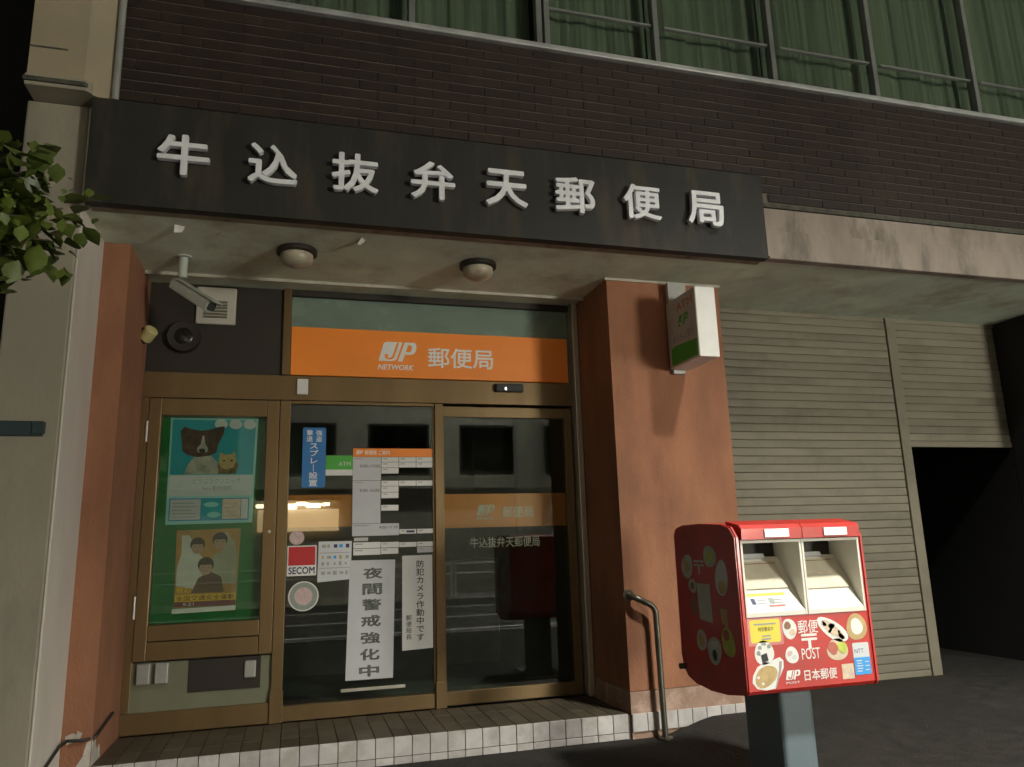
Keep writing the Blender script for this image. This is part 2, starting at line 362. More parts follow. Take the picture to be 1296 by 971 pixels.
# ------------------------------------------------------------------ ground, road
YC, YD = 4.98, 5.70          # column front / door plane
ZS = 3.232                   # soffit
FZ = 0.16                    # lobby floor
def sstep(a, b, x): t = min(1, max(0, (x - a) / (b - a))); return t * t * (3 - 2 * t)
def gz(x, y): return 0.105 * sstep(2.35, 2.85, x) * sstep(3.9, 4.9, y) + 0.004 * math.sin(x * 1.7) * math.cos(y * 1.3)
bm = bmesh.new(); xs = [-14 + 0.5 * i for i in range(25)] + [-1.5 + 0.1 * i for i in range(81)] + [7 + 0.5 * i for i in range(20)]
ys = [-0.25 + 0.125 * i for i in range(45)] + [5.6, 6.0, 9.0]
vv = [[bm.verts.new((x, y, gz(x, y))) for y in ys] for x in xs]
for i in range(len(xs) - 1):
    for j in range(len(ys) - 1): bm.faces.new((vv[i][j], vv[i + 1][j], vv[i + 1][j + 1], vv[i][j + 1]))
me = bpy.data.meshes.new('pavement'); bm.to_mesh(me); bm.free()
for p in me.polygons: p.use_smooth = True
struct(link('pavement', me, m_asphalt))
struct(build('ground', MB().face([(-200, -200, -0.30), (200, -200, -0.30), (200, 200, -0.30), (-200, 200, -0.30)]), m_road))
struct(build('road', MB().box(-40, 40, -7.2, -0.42, -0.28, -0.12), m_road))
struct(build('kerb', MB().box(-40, 40, -0.41, -0.252, -0.28, 0.002, 0.012), m_kerb))
struct(build('far_pavement', MB().box(-40, 40, -13, -7.21, -0.28, 0.0), m_kerb))
for yl, w_ in ((-1.75, 0.16), (-4.0, 0.14), (-6.4, 0.16)):
    struct(build('road_line', MB().box(-30, 30, yl - w_ / 2, yl + w_ / 2, -0.12, -0.116), m_paint))
struct(build('pavement_mark', MB().box(2.62, 2.92, 4.27, 4.33, 0.002, 0.012), m_paint))
struct(build('pavement_mark', MB().box(2.22, 2.62, 3.93, 4.0, 0.0, 0.009), m_paint))

# ------------------------------------------------------------------ the post office building
B = thing('post_office_building', 'brown tiled post office building with a deep canopy over its glass entrance', 'building', (0.6, YC, 0))
# upper wall: mortar bed with bricks standing out of it
YB = 4.42
wall = build('upper_wall', MB().box(-1.12, 9.0, YB, YB + 0.25, 3.66, 4.66), m_mortar, B)
bp, bh, bl = 0.0692, 0.0610, 0.2345
meb = MB().box(-bl / 2, bl / 2, -0.008, 0.004, -bh / 2, bh / 2, 0.0025, 1).mesh('brick'); meb.materials.append(m_brick)
meh = MB().box(-bl / 4 + 0.003, bl / 4 - 0.003, -0.008, 0.004, -bh / 2, bh / 2, 0.0025, 1).mesh('brick_half'); meh.materials.append(m_brick)
far_bm = bmesh.new()
z = 4.66 - bp / 2; row = 0; nb = 0
while z > 3.68:
    x = -1.10 + (bl / 2 if row % 2 == 0 else bl)
    if row % 2 == 0: pass
    else: 
        if z > 3.86: piece('brick', meh, m_brick, wall, (-1.10 + bl / 4, YB - 0.001, z)); nb += 1
    while x < 8.9:
        jy = rnd.uniform(-0.0018, 0.0018)
        if z > 3.83 or x > 3.25:
            if x < 4.55 and z > 3.83 and nb < 298:
                piece('brick', meb, m_brick, wall, (x, YB - 0.001 + jy, z)); nb += 1
            else:
                t = meb.copy(); t.transform(Matrix.Translation((x, YB - 0.001 + jy, z))); far_bm.from_mesh(t); bpy.data.meshes.remove(t)
        x += bl + 0.0022
    z -= bp; row += 1
mef = bpy.data.meshes.new('brickwork'); far_bm.to_mesh(mef); far_bm.free()
o = link('brickwork', mef, m_brick, wall); o['kind'] = 'stuff'
# canopy slab, fascia, soffit trim
build('canopy_slab', MB().box(-1.20, 9.0, YB + 0.004, YD + 0.6, ZS, 3.655), m_soffit, B)
fas = build('fascia', MB().box(3.0, 9.0, YB - 0.07, YB + 0.003, ZS - 0.006, 3.445, 0.006), m_fascia, B)
build('fascia_upper_band', MB().box(3.0, 9.0, YB - 0.045, YB + 0.003, 3.452, 3.625, 0.006), m_fascia, fas)
build('fascia_ledge', MB().box(3.0, 9.0, YB - 0.055, YB + 0.003, 3.628, 3.662, 0.004), m_moss, fas)
build('soffit_trim', MB().box(-1.05, 2.205, 5.455, 5.475, ZS - 0.022, ZS + 0.01, 0.003), m_trim, B)
build('column_trim', MB().box(2.19, 3.16, YC - 0.012, YC - 0.001, ZS - 0.018, ZS + 0.01), m_trim, B)
build('drip_edge', MB().box(-1.16, 3.18, YB + 0.006, YB + 0.075, ZS - 0.003, ZS + 0.004), mat('rusty_edge', (0.30, 0.27, 0.20), 0.9, var=0.2, scale=5, stain=(0.13, 0.055, 0.02), stain_amt=1.0, stain_scale=4, bump=0.4), B)
for (x, y, a) in ((-0.72, 4.62, 0.5), (-0.50, 4.66, 2.2), (0.36, 4.60, 1.2)):     # flakes of paint peeling off the soffit
    mb = MB(); d = Vector((math.cos(a), math.sin(a), 0)) * 0.03; n = Vector((-d.y, d.x, 0)) * 0.9
    c = Vector((x, y, ZS - 0.002))
    mb.face([c - d - n * .4, c + d - n * .6, c + d * .8 + n * .5 + Vector((0, 0, -0.028)), c - d * .7 + n * .7 + Vector((0, 0, -0.04))])
    mb.face([c - d - n * .4, c + d - n * .6, c + d * .7 - n * 1.1 + Vector((0, 0, -0.001)), c - d * .6 - n * .9 + Vector((0, 0, -0.001))])
    build('paint_flake', mb, m_white, B)
# column, pilaster
colo = build('column', MB().box(2.205, 3.15, YC, YD + 0.3, 0.300, ZS + 0.02), m_stucco, B)
build('column_base', MB().box(2.203, 3.152, YC - 0.004, YD + 0.3, 0.0, 0.296), m_base, colo)
pil = build('pilaster', MB().box(-1.35, -1.05, YC, YD + 0.3, 0.0, ZS + 0.02), m_stucco, B)
mb = MB()
mb.prism([(-1.185, 0.33), (-1.15, 0.345), (-1.13, 0.335), (-1.125, 0.355), (-1.10, 0.34), (-1.115, 0.30), (-1.15, 0.295), (-1.175, 0.285)], YC - 0.003, YC + 0.004, 'Y').prism([(-1.12, 0.02), (-1.105, 0.12), (-1.12, 0.17), (-1.09, 0.22), (-1.075, 0.29), (-1.052, 0.30), (-1.052, 0.02)], YC - 0.0034, YC + 0.004, 'Y')
build('broken_plaster', mb, m_bare, pil)
mb = MB(); mb.prism([(4.99, 0.165), (4.985, 0.30), (5.03, 0.27), (5.06, 0.29), (5.09, 0.22), (5.16, 0.24), (5.19, 0.165)], -1.053, -1.046, 'X'); build('broken_plaster', mb, m_bare, pil)
# entrance step: lobby floor tiles and riser tiles
step = build('entrance_step', MB().box(-1.05, 2.203, YC + 0.012, YD + 0.4, -0.05, FZ - 0.012), m_grout, B)
tp = 0.1115
met = MB().box(-0.0535, 0.0535, -0.006, 0.006, -0.056, 0.056, 0.002, 1).mesh('tile'); met.materials.append(m_tile)
met2 = MB().box(-0.0535, 0.0535, -0.006, 0.006, -0.020, 0.020, 0.002, 1).mesh('tile_low'); met2.materials.append(m_tile)
mefl = MB().box(-0.0535, 0.0535, -0.109, 0.109, -0.006, 0.006, 0.0015, 1).mesh('floor_tile'); mefl.materials.append(m_floor_tile)
x = -1.05 + tp / 2; 
while x < 2.20:
    piece('riser_tile', met, m_tile, step, (x, YC + 0.010 + rnd.uniform(-.0012, .0012), FZ - 0.057))
    piece('riser_tile', met2, m_tile, step, (x, YC + 0.010 + rnd.uniform(-.0012, .0012), FZ - 0.137))
    for k in range(3): piece('floor_tile', mefl, m_floor_tile, step, (x, YC + 0.13 + 0.2225 * k, FZ - 0.0075 + rnd.uniform(-.001, .001)))
    x += tp
x = 2.203 + tp / 2
while x < 3.16:
    piece('riser_tile', met, m_tile, step, (x, YC - 0.011, FZ - 0.057)); x += tp
# glazing wall ---------------------------------------------------------------
fr = MB()
fr.box(-1.05, 2.150, YD - 0.025, YD + 0.05, 2.377, 2.562, 0.003)            # head bar over door and notice case
fr.box(-0.124, -0.050, YD - 0.03, YD + 0.06, 0.16, 2.374, 0.004)           # jamb below
fr.box(-0.124, -0.066, YD - 0.03, YD + 0.06, 2.566, 3.40, 0.004)           # jamb above
frame = build('entrance_frame', fr, m_frame, B)
build('mullion', MB().box(1.014, 1.080, YD - 0.032, YD + 0.05, 0.16, 2.373, 0.004), m_frame, frame)
build('mullion_shoe', MB().box(1.008, 1.086, YD - 0.040, YD - 0.033, 0.162, 0.34, 0.002), m_frame, frame)
build('jamb_shoe', MB().box(-0.130, -0.044, YD - 0.040, YD - 0.031, 0.162, 0.37, 0.002), m_frame, frame)
build('steel_jamb', MB().box(2.152, 2.200, YD - 0.10, YD + 0.05, 0.163, 3.25, 0.006), m_steel, B)
fw_ = build('fixed_window', MB().box(-0.049, 1.013, YD - 0.02, YD + 0.04, 0.163, 0.262, 0.003).box(-0.049, 1.013, YD - 0.018, YD + 0.04, 2.352, 2.375, 0.002).box(1.000, 1.0125, YD - 0.012, YD + 0.03, 0.263, 2.351), m_frame, B)
build('pane', MB().box(-0.049, 1.0, YD + 0.004, YD + 0.012, 0.25, 2.36), m_glass, fw_)
build('handle_bar', MB().box(0.34, 0.79, YD - 0.010, YD + 0.002, 0.318, 0.340, 0.003), m_steel, fw_)
dr = build('sliding_door', MB().box(1.082, 2.120, YD - 0.004, YD + 0.036, 2.275, 2.358, 0.003).box(1.082, 2.120, YD - 0.004, YD + 0.036, 0.168, 0.262, 0.003).box(2.077, 2.140, YD - 0.006, YD + 0.038, 0.168, 2.36, 0.003).box(1.0822, 1.090, YD - 0.002, YD + 0.034, 0.262, 2.275), m_frame, B)
build('pane', MB().box(1.088, 2.080, YD + 0.010, YD + 0.018, 0.25, 2.29), m_glass, dr)
tr_ = build('transom_window', MB().box(-0.064, 2.150, YD + 0.03, YD + 0.05, 2.563, 3.50), m_transom, B)
build('pane', MB().box(-0.064, 2.150, YD - 0.004, YD + 0.004, 2.564, 3.40), m_glass_case, tr_)
build('transom_head', MB().box(-0.064, 2.150, YD - 0.02, YD + 0.02, 3.185, 3.26, 0.003), m_dark, tr_)
build('side_panel', MB().box(-1.05, -0.126, YD + 0.0, YD + 0.05, 2.564, 3.45), m_dark, B)
# below the notice case
build('lower_panel', MB().box(-1.05, -0.125, YD - 0.002, YD + 0.05, 0.25, 0.60), mat('panel_grey_green', (0.16, 0.17, 0.11), 0.5, var=0.15, scale=4), B)
build('lower_rail', MB().box(-1.05, -0.125, YD - 0.022, YD + 0.045, 0.163, 0.295, 0.003).box(-1.05, -1.0, YD - 0.02, YD + 0.045, 0.30, 2.376, 0.003), m_frame, B)
rec = build('letter_hatch', MB().box(-0.65, -0.195, YD - 0.012, YD - 0.003, 0.395, 0.600, 0.002), m_dark, B)
build('lock_box', MB().box(-0.30, -0.225, YD - 0.03, YD - 0.0125, 0.465, 0.575, 0.008), m_grey_metal, rec)
for x in (-0.925, -0.815):
    so = build('outlet_cover', MB().box(x - 0.042, x + 0.042, YD - 0.035, YD - 0.003, 0.468, 0.598, 0.006), m_grey_metal, B)
    build('outlet_lid', MB().box(x - 0.036, x + 0.036, YD - 0.041, YD - 0.0355, 0.474, 0.592, 0.002), m_grey_metal, so)
# interior room behind the glass
build('office_room', MB().box(-1.05, 2.2, 9.5, 9.6, 0.1, 3.4).box(-1.15, -1.05, YD + 0.10, 9.6, 0.1, 3.4).box(2.206, 2.3, YD + 0.31, 9.6, 0.1, 3.4).box(-1.05, 2.2, YD + 0.08, 9.5, 0.05, 0.15).box(-1.05, 2.2, YD + 0.08, 9.5, 3.5, 3.6).box(-1.05, -0.05, YD + 0.12, YD + 0.16, 0.15, 3.5), m_interior, B)
build('office_counter', MB().box(-0.6, 2.0, 7.6, 8.1, 0.15, 1.15, 0.01), m_interior, B)
# windows of the upper floor
sill = build('window_sill', MB().box(-1.06, 7.5, YB - 0.035, YB + 0.10, 4.665, 4.705, 0.006), m_sill, B)
xsw = [-0.30, 0.66, 1.56, 2.475, 3.47, 4.425, 5.46, 6.45]
for a, b in zip(xsw, xsw[1:]):
    mb = MB().box(b - 0.021, b + 0.021, YB + 0.0, YB + 0.07, 4.706, 6.6, 0.004)
    if b in (1.56,): mb.box(b + 0.034, b + 0.075, YB - 0.012, YB + 0.07, 4.706, 6.6, 0.004)
    mb.box(a + 0.03, b - 0.03, YB + 0.012, YB + 0.06, 4.7065, 4.735, 0.003)
    zr = 5.03 if a > 1 else 5.5
    mb.box(a + 0.08, b - 0.03, YB + 0.016, YB + 0.05, zr, zr + 0.015, 0.003)
    wd = build('window', mb, m_upframe, B)
    build('pane', MB().box(a + 0.026, b - 0.026, YB + 0.038, YB + 0.043, 4.72, 6.55), m_glass_up, wd)
    cm = MB(); n = 46; ph = rnd.uniform(0, 6); pts = []
    for k in range(n + 1):
        x = a + 0.01 + (b - a - 0.02) * k / n
        pts.append((x, YB + 0.17 + 0.009 * math.sin(k * 0.95 + ph) + 0.012 * math.sin(k * 0.37 + ph * 2) + 0.006 * rnd.uniform(-1, 1)))
    for p, q in zip(pts, pts[1:]): cm.face([(p[0], p[1], 4.66), (q[0], q[1], 4.66), (q[0], q[1], 6.6), (p[0], p[1], 6.6)])
    build('curtain', cm, m_curtain, wd, smooth=True)
build('room_behind_windows', MB().box(-1.1, 8.9, YB + 0.5, YB + 0.6, 4.66, 6.7), m_dark, B)
build('upper_lintel', MB().box(-1.1, 9.0, YB, YB + 0.55, 6.62, 9.0), m_brick, B)
# shutters ------------------------------------------------------------------
YS = 5.50
def slat_mesh(L, name):
    pts = [(0.001, 0.0), (-0.0030, 0.0035), (-0.0040, 0.022), (-0.0040, 0.046), (-0.0028, 0.0635), (0.004, 0.0655), (0.004, -0.003)]
    mb = MB().prism(pts, 0, L, 'X'); me_ = mb.mesh(name); me_.materials.append(m_shutter); return me_
sh1 = build('roller_shutter', MB().box(3.152, 5.19, YS + 0.012, YS + 0.03, 0.05, ZS + 0.02), m_dark, B)
ms1 = slat_mesh(2.03, 'slat'); z = 0.09
while z < 3.21: piece('slat', ms1, m_shutter, sh1, (3.155, YS + rnd.uniform(-.0015, .0015), z)); z += 0.069
sh2 = build('raised_shutter', MB().box(5.29, 6.46, YS + 0.012, YS + 0.03, 2.07, ZS + 0.02), m_dark, B)
ms2 = slat_mesh(1.16, 'slat_short'); z = 2.09
while z < 3.21: piece('slat', ms2, m_shutter, sh2, (5.292, YS + rnd.uniform(-.0015, .0015), z)); z += 0.069
build('shutter_bottom_bar', MB().box(5.292, 6.45, YS - 0.014, YS + 0.02, 2.035, 2.088, 0.004), m_shutter, sh2)
build('shutter_rail', MB().box(5.19, 5.29, YS - 0.02, YS + 0.09, 0.05, ZS + 0.01, 0.004), m_shutter, B)
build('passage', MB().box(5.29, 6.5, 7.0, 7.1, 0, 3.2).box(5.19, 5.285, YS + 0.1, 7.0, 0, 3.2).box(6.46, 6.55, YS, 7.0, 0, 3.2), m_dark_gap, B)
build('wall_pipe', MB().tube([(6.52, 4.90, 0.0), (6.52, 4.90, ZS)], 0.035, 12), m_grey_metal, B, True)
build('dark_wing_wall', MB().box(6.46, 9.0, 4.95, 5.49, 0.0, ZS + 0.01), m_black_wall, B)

# ------------------------------------------------------------------ name board over the canopy
SB = thing('name_board', 'long dark metal board with raised white characters on the canopy edge', 'sign', (1.0, 4.35, ZS))
build('board', MB().box(-1.175, 3.185, 4.345, YB - 0.004, ZS - 0.012, 3.862, 0.006), m_sign, SB)
build('board_lip', MB().box(-1.178, 3.188, 4.338, 4.3445, ZS - 0.014, ZS + 0.006), m_sign, SB)
cx = [-0.67, -0.182, 0.294, 0.772, 1.249, 1.718, 2.2, 2.68]
for c, ch in zip(cx, '牛込抜弁天郵便局'):
    text('letter', ch, (c - 0.134, c + 0.134, 3.412, 3.652), 4.328, m_letter, SB, bold=0.018, extrude=0.035)
    build('letter_pin', MB().box(c - 0.006, c + 0.006, 4.329, 4.3445, 3.50, 3.512), m_letter, SB)

# ------------------------------------------------------------------ orange band sign over the door
OB = thing('orange_sign_panel', 'bright orange panel with white emblem and lettering above the glass door', 'sign', (1.03, 5.67, 2.565))
build('panel', MB().box(-0.062, 2.122, 5.662, YD - 0.0045, 2.566, 2.936, 0.003), m_orange, OB)
logo(OB, 0.585, 0.875, 2.695, 2.848, 5.6615, m_white, m_orange)
text('lettering', 'NETWORK', (0.578, 0.850, 2.628, 2.668), 5.661, m_white, OB, bold=0.02, italic=0.25)
text('lettering', '郵便局', (0.966, 1.486, 2.658, 2.815), 5.661, m_white, OB, bold=0.012)

# ------------------------------------------------------------------ films and notices on the glass
G = YD + 0.0032; G2 = YD + 0.0265; GI = YD + 0.0145
fb = tag(sheet('window_film', rect_pts(-0.046, 0.402, 1.455, 1.685), GI, m_orange_film, None, 0.0010), 'orange film band across the fixed pane behind the notices', 'film'); 
db = thing('door_film', 'orange film band with white emblem across the sliding door pane', 'film', (1.58, G2, 1.42))
sheet('band', rect_pts(1.091, 2.074, 1.425, 1.680), G2, m_orange_film, db, 0.001)
logo(db, 1.345, 1.490, 1.515, 1.595, G2 - 0.0012, m_film_white, m_orange_film)
text('lettering', '郵便局', (1.551, 1.80, 1.495, 1.58), G2 - 0.0014, m_film_white, db, bold=0.01)
text('lettering', 'NETWORK', (1.342, 1.478, 1.482, 1.503), G2 - 0.0014, m_film_white, db, bold=0.02, italic=0.25)
dn = text('door_lettering', '牛込抜弁天郵便局', (1.289, 1.843, 1.272, 1.350), G2 - 0.0002, m_film_white, None, bold=0.008)
tag(dn, 'line of white characters stuck on the sliding door glass below its orange band', 'lettering')

bl_ = thing('blue_notice', 'tall blue notice with white vertical writing at the top of the fixed pane', 'notice', (0.12, G, 1.74))
sheet('sheet', rrect(0.040, 0.206, 1.738, 2.178, 0.012), G - 0.002, m_blue, bl_)
text('lettering', '強盗', (0.135, 0.178, 2.075, 2.160), G - 0.0036, m_white, bl_, vertical=True, bold=0.01)
text('lettering', '撃退', (0.068, 0.111, 2.075, 2.160), G - 0.0036, m_white, bl_, vertical=True, bold=0.01)
text('lettering', 'スプレ｜設置', (0.090, 0.152, 1.75, 2.06), G - 0.0036, m_white, bl_, vertical=True, bold=0.012)
ga = thing('green_notice', 'small green strip notice between the blue notice and the timetable', 'notice', (0.3, G, 1.82))
sheet('sheet', rect_pts(0.208, 0.402, 1.825, 1.972), G - 0.002, m_paper, ga)
sheet('green_field', rect_pts(0.208, 0.402, 1.868, 1.972), G - 0.0033, m_green_print, ga, 0.0006)
text('lettering', 'ATM', (0.30, 0.385, 1.895, 1.925), G - 0.0042, m_film_white, ga, bold=0.01)
# opening-hours table
tb = thing('timetable', 'opening hours table with orange header and white cells on the fixed pane', 'notice', (0.7, G, 1.26))
TP = G - 0.002
sheet('header', rect_pts(0.404, 1.004, 1.963, 2.026), TP, m_orange, tb)
logo(tb, 0.425, 0.475, 1.980, 2.010, TP - 0.0015, m_white, m_orange)
text('lettering', '郵便局 ご案内', (0.490, 0.675, 1.978, 2.012), TP - 0.0016, m_white, tb, bold=0.01)
def cell(x0, x1, z0, z1, m=None, line=True):
    sheet('cell', rect_pts(x0, x1, z0, z1), TP, m or m_paper, tb)
    if line: sheet('printed_line', rect_pts(x0 + 0.012, x0 + (x1 - x0) * 0.35, z1 - 0.016, z1 - 0.009), TP - 0.0014, m_grey_print, tb, 0.0005)
cell(0.404, 0.610, 1.788, 1.961, m_paper_grey); cell(0.404, 0.608, 1.473, 1.785, m_paper_grey); cell(0.404, 0.745, 1.383, 1.470, m_paper_grey)
text('lettering', '9:00-17:00', (0.455, 0.600, 1.882, 1.905), TP - 0.0016, m_black, tb)
text('lettering', '9:00-16:00', (0.455, 0.600, 1.702, 1.725), TP - 0.0016, m_black, tb)
text('lettering', '9:00-17:30', (0.60, 0.735, 1.432, 1.452), TP - 0.0016, m_black, tb)
for k in range(3):
    x0 = 0.614 + 0.131 * k
    cell(x0, x0 + 0.127, 1.925, 1.960); cell(x0, x0 + 0.127, 1.883, 1.922)
    cell(x0, x0 + 0.127, 1.745, 1.784)
cell(0.614, 0.741, 1.838, 1.880); cell(0.614, 0.741, 1.700, 1.742); cell(0.614, 0.741, 1.655, 1.697); cell(0.614, 0.741, 1.563, 1.605)
cell(0.748, 0.872, 1.392, 1.425, m_paper); cell(0.880, 1.0, 1.392, 1.425)
sheet('printed_line', rect_pts(0.80, 0.86, 1.400, 1.416), TP - 0.0014, m_navy, tb, 0.0005)
cell(0.414, 0.61, 1.296, 1.338); cell(0.414, 0.61, 1.247, 1.292); cell(0.614, 0.745, 1.296, 1.335); cell(0.614, 0.74, 1.250, 1.292)
cell(0.748, 0.875, 1.296, 1.33); cell(0.880, 1.0, 1.296, 1.33); cell(0.880, 1.0, 1.252, 1.292, m_paper_grey)
sheet('printed_line', rect_pts(0.42, 0.52, 1.348, 1.372), TP, m_film_white, tb)
# security company sticker, round stickers, information sheet
se = thing('security_sticker', 'square red and white sticker with dark blue capitals on the fixed pane', 'sticker', (0.057, G, 1.118))
sheet('sheet', rrect(-0.044, 0.157, 1.118, 1.328, 0.006), G - 0.002, m_white, se)
sheet('red_field', rect_pts(-0.036, 0.149, 1.190, 1.320), G - 0.0034, m_red_print, se, 0.0006)
text('lettering', 'SECOM', (-0.032, 0.145, 1.132, 1.178), G - 0.0036, m_navy, se, bold=0.025)
rs = thing('round_sticker', 'small round pinkish sticker just above the red square sticker', 'sticker', (0.018, G, 1.33))
sheet('disc', ell(0.018, 1.383, 0.052, 0.050), G - 0.002, m_pinkish, rs)
rs = thing('round_sticker', 'larger round grey green seal sticker below the red square sticker', 'sticker', (0.074, G, 0.88))
sheet('disc', ell(0.074, 0.978, 0.104, 0.102, 28), G - 0.002, m_white, rs)
sheet('ring', ell(0.074, 0.978, 0.096, 0.094, 28), G - 0.0034, m_greyg, rs, 0.0005)
sheet('centre', ell(0.074, 0.978, 0.062, 0.061, 24), G - 0.0041, m_pinkish, rs, 0.0005)
inf = thing('information_sheet', 'white sheet of small pictograms beside the red square sticker', 'notice', (0.285, G, 1.07))
sheet('sheet', [(0.166, 1.068), (0.398, 1.082), (0.404, 1.350), (0.170, 1.352)], G - 0.002, m_laminate, inf)
for r_, zc in enumerate((1.318, 1.240, 1.195, 1.13)):
    for k in range(5):
        xx = 0.19 + 0.042 * k + rnd.uniform(-.004, .004); hh = rnd.uniform(0.008, 0.014)
        mm = rnd.choice([m_grey_print, m_grey_print, m_navy, m_lightblue, m_food_tan]) if r_ < 2 else m_grey_print
        sheet('pictogram', rect_pts(xx, xx + rnd.uniform(.014, .03), zc - hh, zc + hh), G - 0.0034, mm, inf, 0.0005)
for zc in (1.268, 1.162): sheet('printed_line', rect_pts(0.176, 0.394, zc, zc + 0.005), G - 0.0034, m_grey_print, inf, 0.0005)
bn = thing('night_watch_banner', 'long white paper banner with large bold vertical characters on the fixed pane', 'notice', (0.55, G, 0.39))
sheet('sheet', [(0.371, 0.392), (0.703, 0.390), (0.717, 1.208), (0.392, 1.212)], G - 0.0045, m_paper_grey, bn)
zz = [1.118, 1.006, 0.898, 0.786, 0.670, 0.558, 0.448]
for k, ch in enumerate('夜間警戒強化中'):
    xm = 0.556 - 0.0035 * k
    text('character', ch, (xm - 0.066, xm + 0.066, zz[k] - 0.037, zz[k] + 0.037), G - 0.0062, mat('faded_ink_%d' % k, (0.10, 0.11, 0.10), 0.6, var=0.6, scale=30) if k == 0 else MATS['faded_ink_0'], bn, bold=0.030)
cn = thing('camera_notice', 'narrow white paper notice with a column of black characters beside the mullion', 'notice', (0.88, G, 0.57))
sheet('sheet', [(0.769, 0.566), (0.994, 0.574), (0.992, 1.234), (0.769, 1.232)], G - 0.002, m_paper, cn)
text('lettering', '防犯カメラ作動中です', (0.872, 0.930, 0.63, 1.195), G - 0.0036, m_black, cn, vertical=True, bold=0.012)
text('lettering', '郵便局長', (0.796, 0.838, 0.64, 0.81), G - 0.0036, m_black, cn, vertical=True, bold=0.008)

# ------------------------------------------------------------------ notice case with posters
NC = thing('notice_case', 'bronze framed glazed notice case with green felt beside the entrance', 'notice case', (-0.58, YD, 0.61))
fb_ = MB()
fb_.box(-0.998, -0.918, YD - 0.03, YD + 0.06, 0.612, 2.372, 0.004).box(-0.215, -0.128, YD - 0.03, YD + 0.06, 0.612, 2.372, 0.004)
fb_.box(-0.917, -0.216, YD - 0.028, YD + 0.06, 2.250, 2.372, 0.004).box(-0.917, -0.216, YD - 0.028, YD + 0.06, 0.735, 0.838, 0.004)
fb_.box(-0.917, -0.216, YD - 0.022, YD + 0.05, 0.612, 0.731, 0.004)
build('case_frame', fb_, m_frame, NC)
build('felt_backing', MB().box(-0.95, -0.18, YD + 0.062, YD + 0.075, 0.80, 2.30), m_felt, NC)
build('pane', MB().box(-0.930, -0.205, YD + 0.000, YD + 0.005, 0.82, 2.27), m_glass_case, NC)
for z0 in (2.062, 0.882): build('hinge', MB().tube([(-1.004, YD - 0.034, z0), (-1.004, YD - 0.034, z0 + 0.145)], 0.007, 10), m_chrome, NC, True)
build('lock', MB().lathe([(0.012, 0), (0.012, 0.006), (0.007, 0.009)], (-0.172, YD - 0.031, 1.43), (0, -1, 0), 14), m_steel, NC, True)
PP = YD + 0.060
po = thing('clinic_poster', 'teal poster of a dog and a cat pinned inside the green notice case', 'poster', (-0.575, PP, 1.50))
sheet('sheet', [(-0.862, 1.495), (-0.292, 1.500), (-0.277, 2.246), (-0.868, 2.246)], PP, m_tealedge, po)
sheet('photo_field', [(-0.853, 1.84), (-0.300, 1.842), (-0.292, 2.235), (-0.855, 2.235)], PP - 0.0014, m_teal, po, 0.0004)
d = PP - 0.0020
dog = sheet('dog_chest', [(-0.76, 1.845), (-0.53, 1.845), (-0.545, 1.93), (-0.60, 1.99), (-0.70, 1.97), (-0.74, 1.91)], d, m_fur_white, po, 0.0004)
sheet('dog_head', [(-0.785, 2.06), (-0.80, 2.15), (-0.775, 2.185), (-0.72, 2.165), (-0.66, 2.155), (-0.60, 2.165), (-0.545, 2.185), (-0.505, 2.190), (-0.51, 2.13), (-0.54, 2.07), (-0.555, 2.0), (-0.60, 1.975), (-0.68, 1.965), (-0.745, 1.98), (-0.78, 2.01)], d - 0.0006, m_fur_dark, po, 0.0004)
sheet('dog_blaze', [(-0.652, 2.12), (-0.640, 2.12), (-0.632, 2.06), (-0.612, 2.03), (-0.615, 2.0), (-0.68, 2.0), (-0.685, 2.03), (-0.66, 2.06)], d - 0.0012, m_fur_white, po, 0.0003)
sheet('dog_nose', ell(-0.650, 2.012, 0.022, 0.015, 12), d - 0.0017, m_black, po, 0.0003)
sheet('cat_body', [(-0.535, 1.845), (-0.42, 1.845), (-0.40, 1.90), (-0.42, 1.95), (-0.50, 1.97), (-0.54, 1.92)], d - 0.0006, m_fur_tabby, po, 0.0004)
sheet('cat_head', [(-0.535, 1.92), (-0.53, 2.0), (-0.50, 1.985), (-0.455, 1.985), (-0.43, 2.01), (-0.415, 1.94), (-0.435, 1.895), (-0.48, 1.875), (-0.52, 1.89)], d - 0.0012, m_food_tan, po, 0.0003)
for ex in (-0.50, -0.448): sheet('cat_eye', ell(ex, 1.94, 0.008, 0.007, 10), d - 0.0016, m_black, po, 0.0003)
for k in range(3): sheet('white_disc', ell(-0.53 + 0.098 * k, 2.205, 0.044, 0.036, 20), d - 0.0003, m_laminate, po, 0.0004)
sheet('text_field', [(-0.858, 1.69), (-0.297, 1.692), (-0.299, 1.838), (-0.854, 1.838)], PP - 0.0014, m_laminate, po, 0.0004)
text('lettering', 'どうぶつクリニック', (-0.70, -0.385, 1.775, 1.815), d - 0.0003, m_grey_print, po, bold=0.01)
text('lettering', 'Peto.動物病院', (-0.635, -0.44, 1.725, 1.762), d - 0.0003, m_grey_print, po, bold=0.01)
sheet('map_field', rect_pts(-0.845, -0.318, 1.52, 1.675), PP - 0.0014, m_blue, po, 0.0003)
sheet('map', rect_pts(-0.838, -0.640, 1.528, 1.668), d, m_paper_grey, po, 0.0003); sheet('small_photo', rect_pts(-0.636, -0.500, 1.528, 1.668), d, m_teal, po, 0.0003)
sheet('small_photo', rect_pts(-0.496, -0.375, 1.528, 1.668), d, m_food_pale, po, 0.0003); sheet('small_photo', rect_pts(-0.371, -0.325, 1.528, 1.668), d, m_laminate, po, 0.0003)
sheet('cloud', ell(-0.57, 1.63, 0.05, 0.018, 12), d - 0.0005, m_tealedge, po, 0.0003); sheet('cloud', ell(-0.55, 1.56, 0.045, 0.02, 12), d - 0.0005, m_tealedge, po, 0.0003)
